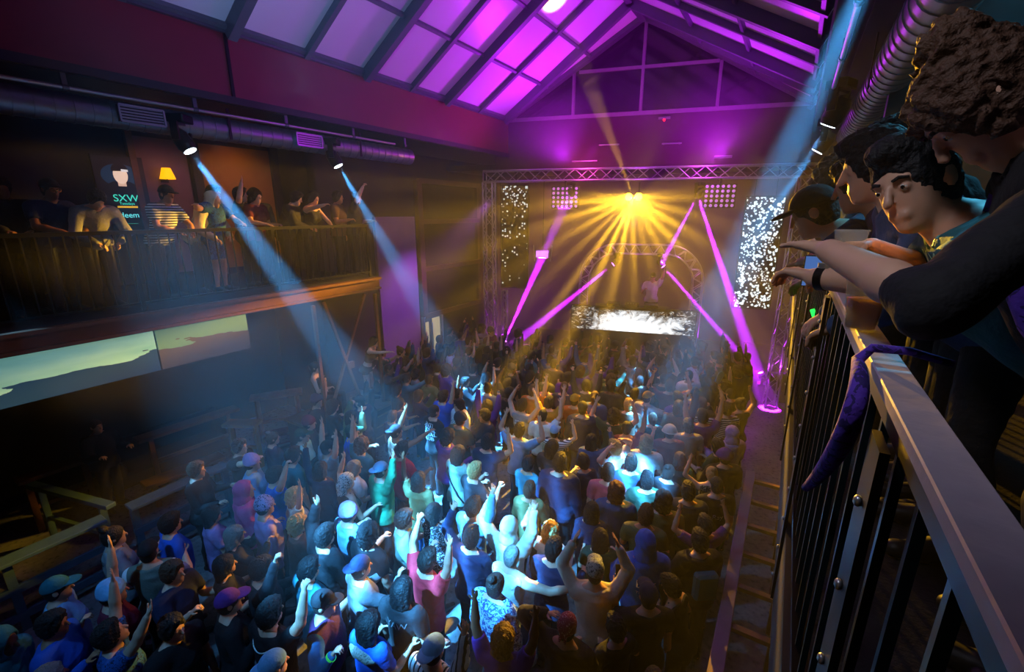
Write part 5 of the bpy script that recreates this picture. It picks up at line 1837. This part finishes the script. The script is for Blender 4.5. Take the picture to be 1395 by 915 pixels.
crowd(492, 772, ('capb', 'navy'), ('long', 'grey'), ('phone', 'fwd'), 'person in backwards navy cap and grey sleeves', -20)
crowd(424, 770, ('short', 'black'), ('short', 'teal'), ('fwd', 'fwd'), 'black-haired person in teal tee above the purple vest', -10)
crowd(355, 775, ('short', 'black'), ('long', 'charcoal'), ('fist', 'fwd'), 'person in charcoal sleeves with a fist held to the face', -30)
crowd(300, 772, ('long', 'black'), ('short', 'black'), ('fwd', 'fwd'), 'long-haired person in black between the green can and charcoal sleeves', -15, fem=True)
crowd(632, 690, ('short', 'dark'), ('long', 'skyblue'), ('up', 'fwd'), 'dark-haired person in sky blue sleeves with one arm straight up', -12, nick='sky blue sleeve straight up')
crowd(598, 700, ('long', 'dark'), ('short', 'patterned black'), ('fwd', 'fwd'), 'long-haired woman in patterned black tee by the blue sleeve', -12, fem=True)
crowd(268, 640, ('short', 'brown'), ('long', 'black'), ('fwd', 'fwd'), 'brown-haired person in black by the teal drink rail', -30, nick='person by the teal rail')
crowd(646, 640, ('short', 'blond'), ('short', 'charcoal'), ('drink', 'fwd'), 'blond person in charcoal tee between sage shirt and bright floor', -20)

# ---- the packed rest: dark-clad people between and behind those above
POSE_WORDS = {('down', 'down'): 'arms down', ('fwd', 'fwd'): 'hands in front', ('up', 'down'): 'right arm up', ('down', 'up'): 'left arm up', ('up', 'up'): 'both arms high',
              ('clap', 'clap'): 'clapping overhead', ('phone', 'phone'): 'hands at the face', ('upb', 'upb'): 'both hands raised', ('fist', 'down'): 'a fist raised', ('point', 'down'): 'one arm pointing'}
POSES = list(POSE_WORDS)
TOPS = ['black', 'black', 'charcoal', 'navy', 'black', 'denim', 'grey', 'dark green', 'maroon', 'brown', 'purple', 'white', 'teal', 'olive', 'charcoal', 'navy']
HAIRS = [('short', 'black'), ('short', 'dark'), ('long', 'black'), ('straight', 'dark'), ('short', 'brown'), ('bun', 'dark'), ('cap', 'black'), ('curly', 'dark'), ('buzz', 'black'), ('pony', 'brown'), ('beanie', 'charcoal'), ('messy', 'brown')]
HW = {'short': 'short {} hair', 'long': 'long {} hair', 'straight': 'straight {} hair', 'bun': 'a {} bun', 'cap': 'a {} cap', 'curly': 'curly {} hair', 'buzz': 'cropped {} hair', 'pony': 'a {} ponytail', 'beanie': 'a {} beanie', 'messy': 'tousled {} hair'}
KW = {'short': 'tee', 'long': 'long sleeves', 'jacket': 'jacket'}
USED = {l for _, _, _, l in PLACED}

def allowed(x, y):
    p = pix_of(x, y, 1.62)
    if not (-8.95 < x < -0.45 and 2.6 < y < 11.75 + (x + 7.45) * 0.268 - .25):
        return False
    if x < -7.25 and y < 7.0:
        return False
    u, v = p
    if not (-10 < u < 1085 and 440 < v < 930):
        return False
    # bright bare floor and gaps of the photograph
    f = pix_of(x, y, 0.0)
    for cx, cy, rx, ry in ((690, 700, 34, 52), (720, 850, 75, 60), (640, 870, 40, 70), (845, 765, 14, 20), (600, 680, 25, 22), (765, 820, 30, 30)):
        if ((f[0] - cx) / rx) ** 2 + ((f[1] - cy) / ry) ** 2 < 1:
            return False
    if v > 700 and u < 235 and x < -6.3:
        return False
    if u < 300 and v < 690:
        return False
    return True

_ci = _cm.transposed()
def pix_of(x, y, z):
    q = _ci @ (Vector((x, y, z)) - EYE)
    return 697.5 + 614 * q.x / -q.z, 457.5 - 614 * q.y / -q.z

cand = []
for _ in range(9000):
    cand.append((rng.uniform(-8.95, -.4), rng.uniform(2.6, 13.6)))
count = 0
for x, y in cand:
    if count >= 195:
        break
    if not allowed(x, y):
        continue
    far = y > 7.6
    md = .47 if far else .5
    if any((x - a) ** 2 + (y - b) ** 2 < md * md for a, b, *_ in PLACED):
        continue
    fem = rng.random() < .42
    hair = rng.choice(HAIRS)
    top = rng.choice(TOPS)
    arms = rng.choice(POSES[:2] * 3 + POSES) if not far else rng.choice(POSES[:2] * 2 + POSES[2:])
    kind = rng.choice(['short', 'short', 'long', 'jacket'])
    near = min((q for q in PLACED if q[2]), key=lambda q: (q[0] - x) ** 2 + (q[1] - y) ** 2)
    nd = math.hypot(near[0] - x, near[1] - y)
    rel = None
    hw = HW[hair[0]].format(hair[1])
    if nd < 1.25:
        a, b = pix_of(x, y, 1.6), pix_of(near[0], near[1], 1.6)
        dx, dy = a[0] - b[0], a[1] - b[1]
        rel = ('right of' if dx > 0 else 'left of') if abs(dx) > 1.4 * abs(dy) else ('behind' if dy < 0 else 'in front of')
        label = f"{hw[2:] if hw.startswith('a ') else hw}, {top} {KW[kind]}, {rel} the {near[2]}"
        grp = 'crowd on the dance floor'
        if label in USED:
            label = f"{hw[2:] if hw.startswith('a ') else hw}, {top} {KW[kind]}, {POSE_WORDS[arms]}, {rel} the {near[2]}"
        if label in USED or len(label.replace('-', ' ').split()) > 15:
            continue
    else:
        u_ = (Vector((x, y, 0)) - S0).dot(SE)
        anchor = next(n for lim, n in ((-1.2, 'lit door'), (-.2, 'left tower'), (1.0, 'hanging strobe'), (2.4, 'left arch foot'), (3.5, 'burst screen, left half'), (4.6, 'burst screen, middle'), (5.7, 'burst screen, right half'), (6.7, 'right arch foot'), (99, 'right tower')) if u_ < lim)
        grp = 'far crowd before the stage'
        label = None
        for _t in range(60):
            hair, top, arms = rng.choice(HAIRS), rng.choice(TOPS), rng.choice(POSES)
            hw = HW[hair[0]].format(hair[1])
            l = f"{hw[2:] if hw.startswith('a ') else hw}, {top} {KW[kind]}, {POSE_WORDS[arms]}, under the {anchor}"
            if l not in USED:
                label = l
                break
        if label is None:
            continue
    USED.add(label)
    dist = math.hypot(x, y)
    d = STAGE_AT - Vector((x, y, 0))
    _r = person(label, (x, y, 0), math.atan2(-d.x, d.y) + rng.gauss(0, .3), arms, 0.0, 'stand', fem, hair, (kind, top), ('long', rng.choice(['black', 'denim', 'navy', 'charcoal'])), rng.choice([0, 0, 1, 2]),
           rng.uniform(.9, .96) if fem else rng.uniform(.95, 1.04), group=grp, vox=.014 if dist < 8 else .02, feet=dist < 7)
    PLACED.append((x, y, None, label))
    ROOTS.append(_r)
    count += 1

# nobody stands inside anybody else: push close pairs apart a little at a time
XY = np.array([(o.location.x, o.location.y) for o in ROOTS])
for it in range(90):
    dv = XY[:, None, :] - XY[None, :, :]
    ds = np.sqrt((dv[..., 0] / .54) ** 2 + (dv[..., 1] / .42) ** 2) + np.eye(len(XY)) * 9   # shoulders are wider than chests are deep
    near_ = np.maximum(1.0 - ds, 0)
    XY = XY + (dv / ds[..., None] * near_[..., None] * .25).sum(1)
    XY[:, 1] = np.minimum(XY[:, 1], 11.75 + (XY[:, 0] + 7.45) * .268 - .3)
    XY[:, 0] = np.minimum(XY[:, 0], -.42)
    w_ = (XY[:, 1] < 3.6) & (XY[:, 0] < -7.35)
    XY[w_, 0] = -7.35
for o, q in zip(ROOTS, XY):
    o.location.x, o.location.y = q

# ---- what some of them hold
ph = thing('phone', 'lit phone held by the person in navy cap', 'phone', hand_point(CAP_PHONE, -1, (0, .03, .05)))
ph.rotation_euler = (R(70), 0, CAP_PHONE.rotation_euler.z)
MB().box((0, 0, 0), (.074, .15, .009)).build('body', M_BLACKMETAL, ph, .003)
MB().box((0, 0, -.0052), (.066, .14, .002)).build('screen', mat('phone_screen', '2040ff', .3, emit='3a6cff', strength=2.5), ph)
fan = thing('hand_fan', 'bright blue folding fan held above the crowd near the right rail', 'fan', hand_point(FAN_HOLDER, -1, (0, .02, .03)), FAN_HOLDER.rotation_euler.z + .5)
for i in range(9):
    a = R(-60 + 15 * i)
    MB().bar((0, 0, 0), (.26 * math.sin(a), 0, .26 * math.cos(a)), .02, .004, Vector((0, 1, 0))).build('fan_stick', mat('fan_blue', '2f86d8', .6), fan)
pts = [(.08, -60 + 7.5 * i) for i in range(17)] + [(.27, 60 - 7.5 * i) for i in range(17)]
MB().prism([(r * math.sin(R(a)), r * math.cos(R(a))) for r, a in pts], 1, -.003, .003).build('fan_leaf', mat('fan_paper', '3aa0f0', .7), fan)
# ------------------------------------------------------------------ people along the left balcony rail
def balc(px, X, hair, top, arms, label, lean=.3, fem=False, skin=0, yaw=-90, bottom=('long', 'black'), size=1.0, off=.0, back=.42, **kw):
    q = at_x(px, 290, X)
    return person(label, (X - back, q.y + off, 3.89), R(yaw), arms, lean, 'stand', fem, hair, top, bottom, skin, size * (.94 if fem else 1.0), group='people at the left balcony rail', vox=.014, **kw)
RL = ('rail', 'rail')
_p = balc(80, -7.75, ('cap', 'black'), ('short', 'navy'), RL, 'capped person in navy tee and gold-rimmed glasses resting arms on the rail', .3, skin=2, bottom=('long', 'navy'), back=.5, yaw=-75)
_B = PEOPLE[_p.name][1]
_m = MB()
for s in (-1, 1):
    _m.tube([_B.H((s * .032 + .024 * math.cos(R(a)), .096, .002 + .02 * math.sin(R(a)))) for a in range(0, 361, 40)], .004, 6)
_m.tube([_B.H((-.01, .1, .006)), _B.H((.01, .1, .006))], .003, 6)
_m.build('glasses', mat('gold_frame', 'd8a038', .25, .9), _p)
balc(142, -7.6, ('short', 'black'), ('long', 'grey'), RL, 'person in pale grey sleeves bending low over the rail', .62, bottom=('long', 'charcoal'), back=.55, nod=.5)
balc(233, -7.75, ('cap', 'black'), ('short', 'striped white'), RL, 'black-capped person in striped pale tee right of the bending person', .4, skin=1, back=.5, yaw=-70)
balc(284, -7.95, ('hood', 'cream'), ('hoodie', 'cream'), ('railb', 'rail'), 'person in cream hooded top crouched over a drink at the rail', .6, back=.5, yaw=-60)
balc(306, -7.8, ('short', 'dark'), ('short', 'patterned blue'), ('side', 'rail'), 'person in patterned blue tee standing in the blue beam at the rail', .15, bottom=('shorts', 'patterned blue'), back=.45, yaw=-60)
balc(338, -8.3, ('short', 'black'), ('short', 'black'), ('upb', 'down'), 'black-clad person raising a hand behind the rail, left of centre pillar', .0, yaw=-40, back=.2)
balc(366, -7.85, ('straight', 'dark'), ('short', 'maroon'), ('rail', 'fwd'), 'long-haired person in maroon at the rail before the orange-lit wall', .2, fem=True, size=1.05, yaw=-80, back=.5)
balc(408, -7.7, ('short', 'dark'), ('jacket', 'black'), RL, 'short-haired person in black jacket leaning toward the black-haired woman', .38, yaw=-55, back=.5, nod=.2)
balc(438, -7.7, ('straight', 'black'), ('tank', 'black'), ('point', 'rail'), 'black-haired woman in black top pointing out over the floor', .25, fem=True, size=1.05, yaw=-75, back=.42)
balc(470, -8.0, ('short', 'dark'), ('short', 'brown'), ('fwd', 'down'), 'person in brown shirt standing behind the pointing woman', .05, yaw=-60, back=.25, skin=1)
balc(497, -7.8, ('short', 'brown'), ('short', 'charcoal'), ('fist', 'fwd'), 'person at the balcony corner lifting a phone', .15, yaw=-50, back=.4)
balc(22, -7.9, ('short', 'black'), ('jacket', 'black'), RL, 'dark-jacketed person at the near end of the left balcony', .25, back=.5, skin=2)
_q = balc(350, -8.9, ('beanie', 'charcoal'), ('jacket', 'charcoal'), ('down', 'down'), 'person in charcoal beanie standing back against the orange-lit wall', .0, back=.0, yaw=-110)

# ------------------------------------------------------------------ dancers on the podium and a steward by the wall
def standing(px, py, X, z0, label, grp, **kw):
    q = at_x(px, py, X)
    return person(label, (X, q.y, z0), group=grp, vox=.013, **kw)
standing(497, 470, -7.85, .96, 'dancer in black crop top and shorts gripping the steel post on the podium', 'podium dancers', yaw=R(-60), pose=('point', 'fwd'), lean=.35, stance='wide', fem=True, hair=('straight', 'black'), top=('crop', 'black'), bottom=('hot', 'black'), size=.93)
standing(432, 490, -8.1, .96, 'dancer in black sitting on the podium with a leg stretched out', 'podium dancers', yaw=R(-60), pose=('fwd', 'down'), lean=-.1, stance='sit', fem=True, hair=('pony', 'dark'), top=('tank', 'black'), bottom=('long', 'black'), size=.95)
standing(128, 572, -9.9, 0.0, 'steward in dark suit with folded hands before the dark wall', 'stewards', yaw=R(-75), pose=('fwd', 'fwd'), hair=('buzz', 'brown'), top=('jacket', 'black'), bottom=('long', 'black'), face=True)
_c = st(4.35, .95, 1.7)
person('performer behind the booth lit pink by the stage lights', _c, STAGE_ANGLE + math.pi, ('drink', 'up'), .15, 'stand', False, ('cap', 'black'), ('short', 'white'), ('long', 'black'), 0, 1.0, group='performers', vox=.016)

# ------------------------------------------------------------------ people along the right balcony rail, close to the viewer
GR = 'people at the right balcony rail'
FZ = 3.89
def local(root_at, yaw, P, size=1.0):
    """a world point seen in a person's own frame"""
    v = (Vector(P) - Vector(root_at)) / size
    return np.array(Matrix.Rotation(-yaw, 3, 'Z') @ v)

def solve(px, py, d, yaw, fem=False, size=1.0, look=0.0, nod=0.0):
    """how far a figure must lean, and where its feet stand, for its head to be at a point d metres from the viewer"""
    P = EYE + pix_ray(px, py) * d
    lo, hi = 0.0, 1.2
    for _ in range(24):
        m = (lo + hi) / 2
        h = Body('down', 'down', m, 'stand', fem, 0.0, nod, 0.0, look).head
        if h[2] * size > P.z - FZ:
            lo = m
        else:
            hi = m
    v = Matrix.Rotation(yaw, 3, 'Z') @ Vector(h) * size
    return round(m, 3), Vector((P.x - v.x, P.y - v.y, FZ))

# the man in the teal tee
man_yaw = R(92)
mlean, man_at = solve(1245, 250, 1.68, man_yaw, look=.8)
def L(P): return local(man_at, man_yaw, P)
lw = Vector((.075, 1.60, 5.015)); le = Vector((.30, 1.46, 5.03))
rw = Vector((.20, 1.70, 5.10)); re_ = Vector((.36, 1.86, 5.02))
man = person('dark-haired man in teal tee leaning his forearms on the right rail, watch on one wrist', man_at, man_yaw,
             ((L(re_), L(rw), Matrix.Rotation(-man_yaw, 3, 'Z') @ Vector((-.5, -.75, .1)), .9), (L(le), L(lw), Matrix.Rotation(-man_yaw, 3, 'Z') @ Vector((-.8, .55, .15)), .8)),
             mlean, 'stand', False, ('fade', 'black'), ('short', 'teal'), ('long', 'charcoal'), 0, 1.0, look=.8, group=GR, vox=.0075, face=True)
lettering(man, sub(man, 'shirt'), 'GEO\nWAYS', .075, 1.22, mat('mint_print', '9ae8d8', .6), back=False, x=-.02)
w = MB()
ax_ = (Vector(L(lw)) - Vector(L(le))).normalized()
wp = Vector(L(lw)) - ax_ * .02
w.cyl(wp - ax_ * .011, wp + ax_ * .011, .036, 16)
wt = w.build('watch', M_BLACKMETAL, man)
MB().cyl(wp + Vector((0, 0, .03)), wp + Vector((0, 0, .044)), .019, 14).build('watch_face', M_ALU, wt)

# the clear cup in his hand and the orange drink standing on the rail
def plastic():
    k = NT('clear_plastic')
    k.b.inputs['Base Color'].default_value = (.8, .9, 1, 1)
    k.b.inputs['Roughness'].default_value = .15
    k.b.inputs['Alpha'].default_value = .16
    return k.m
M_CLEAR = plastic()
def cup(label, at, drink, dc, h=.115):
    t = thing('plastic_cup', label, 'cup', at, 0)
    MB().lathe((0, 0, 0), [(.0, .001), (.029, .001), (.041, h), (.043, h), (.043, h - .005), (.040, h - .006), (.0278, .004), (0, .004)], 24).build('cup', M_CLEAR, t)
    dh = h * drink
    k = mat('drink_' + dc, dc, .15)
    MB().lathe((0, 0, 0), [(0, .006), (.027, .006), (.027 + .012 * drink, dh), (0, dh)], 20).build('drink', k, t)
    for i, (x, y) in enumerate(((.008, .01), (-.012, -.004), (.01, -.012))):
        MB().box((x, y, dh - .012), (.018, .018, .018), Euler((.4 * i, .6, i)).to_matrix()).build('ice_cube', M_CLEAR, t, .003)
    return t
cup('plastic cup of orange drink standing on the right rail', (.157, 1.25, 4.946), .62, 'ffc028')
cup('clear plastic cup gripped by the man in the teal tee', hand_point(man, 1, (0, .012, -.055)), .3, '9fb8d8', .1)

# the woman in black with the violet scarf
w_yaw = R(88)
wlean, w_at = solve(1338, 142, 1.5, w_yaw, True, 1.03, .1, .7)
def LW(P): return local(w_at, w_yaw, P)
wle, wlw = EYE + pix_ray(1278, 440) * 1.05, EYE + pix_ray(1140, 364) * 1.26
woman = person('woman in black with hair pinned in a bun, looking down over the right rail', w_at, w_yaw,
               ('down', (LW(wle), LW(wlw), Matrix.Rotation(-w_yaw, 3, 'Z') @ Vector((-.6, .75, .12)), .2)),
               wlean, 'stand', True, ('updo', 'brown'), ('pushed', 'black'), ('long', 'black'), 0, 1.03, look=.1, nod=.7, group=GR, vox=.0075, face=True)
WB = PEOPLE[woman.name][1]
M_VIOLET = cloth('violet_scarf', '5a34b8', 'print', '2a1866')
sc = MB()
sc.tube([WB.T(p) for p in ((.1, -.08, .53), (.0, -.11, .55), (-.1, -.07, .54), (-.13, .03, .5), (-.12, .13, .4), (-.115, .15, .25), (-.13, .14, .08), (-.15, .13, -.1))], [.03, .035, .035, .035, .035, .03, .03, .02], 10)
sc.tube([WB.T(p) for p in ((.1, -.08, .53), (.13, .03, .5), (.11, .13, .38), (.1, .15, .2))], [.03, .035, .03, .02], 10)
sc.build('scarf', M_VIOLET, woman)
# the loose end of the scarf hangs out over the rail
inv = (Matrix.Translation(w_at) @ Matrix.Rotation(w_yaw, 4, 'Z') @ Matrix.Scale(1.03, 4)).inverted()
q0, q1, q2 = Vector((.132, 1.0, 4.94)), at_x(1196, 588, .122), at_x(1098, 664, .118)
tail = [Vector((.26, 1.0, 4.955)), Vector((.2, 1.0, 4.968)), Vector((.15, 1.0, 4.966))]
tail += [q0 * (1 - t) ** 2 + q1 * 2 * t * (1 - t) + q2 * t * t for t in [k / 14 for k in range(15)]]
MB().tube([inv @ q for q in tail], [.006, .007, .008] + [.008 + .009 * math.sin(math.pi * (k + 1) / 16) for k in range(15)], 10).build('scarf_end', M_VIOLET, woman)

# the others further along
def right_p(label, px, py, d, yaw, pose, hair, top, size=1.0, fem=False, vox=.01, skin=0, **kw):
    sc_ = size * (.94 if fem else 1)
    lean, at = solve(px, py, d, yaw, fem, sc_, kw.get('look', 0.0), kw.get('nod', 0.0))
    return person(label, at, yaw, pose, lean, 'stand', fem, hair, top, ('long', 'black'), skin, sc_, group=GR, vox=vox, **kw)
right_p('person in blue work shirt reaching over the rail behind the man in teal', 1192, 226, 2.2, R(95), ('railb', 'rail'), ('short', 'dark'), ('long', 'denim'))
HATP = right_p('person in dark cap bent over the rail beyond the blue work shirt', 1108, 290, 2.9, R(85), ('railb', 'railb'), ('cap', 'black'), ('jacket', 'navy'))
right_p('curly-haired person lit green further along the right rail', 1140, 246, 3.4, R(90), ('rail', 'rail'), ('curly', 'dark'), ('short', 'teal'))
PHP = right_p('person holding a lit phone low between the curly head and the blue work shirt', 1172, 250, 2.75, R(80), ('fwd', 'drink'), ('short', 'black'), ('short', 'charcoal'))
right_p('tall person in shadow behind the man in teal', 1222, 205, 2.6, R(80), ('down', 'fwd'), ('short', 'black'), ('jacket', 'black'), 1.03)
right_p('person in grey at the far end of the right balcony', 1118, 258, 4.4, R(70), ('rail', 'fwd'), ('buzz', 'black'), ('short', 'grey'))
ph = thing('phone', 'phone with a bluish lit screen held up on the right balcony', 'phone', hand_point(PHP, -1, (.03, .02, .04)), 0)
ph.rotation_euler = (R(72), R(90), R(-12))
MB().box((0, 0, 0), (.15, .076, .009)).build('body', M_BLACKMETAL, ph, .003)
MB().box((0, 0, .0052), (.14, .068, .002)).build('screen', mat('phone_screen_pale', '5080d0', .3, emit='5a90e8', strength=.45), ph)
gs = thing('glow_stick', 'short green glow stick held out past the right rail', 'light stick', hand_point(HATP, 1, (0, .02, .02)), 0)
MB().cyl((0, 0, -.02), (-.05, .0, .1), .012, 10).build('stick', mat('green_glow', '20ff50', .3, emit='20ff50', strength=2.0), gs)
MB().cyl((.008, 0, -.04), (0, 0, -.02), .014, 10).build('cap', M_BLACKMETAL, gs)

# small lit things are not worth sampling as lamps; the large burst screen stays one
for m in bpy.data.materials:
    if m.name not in ('led_burst',):
        try:
            m.cycles.emission_sampling = 'NONE'
        except Exception:
            pass

bpy.data.scenes.remove(BENCH)
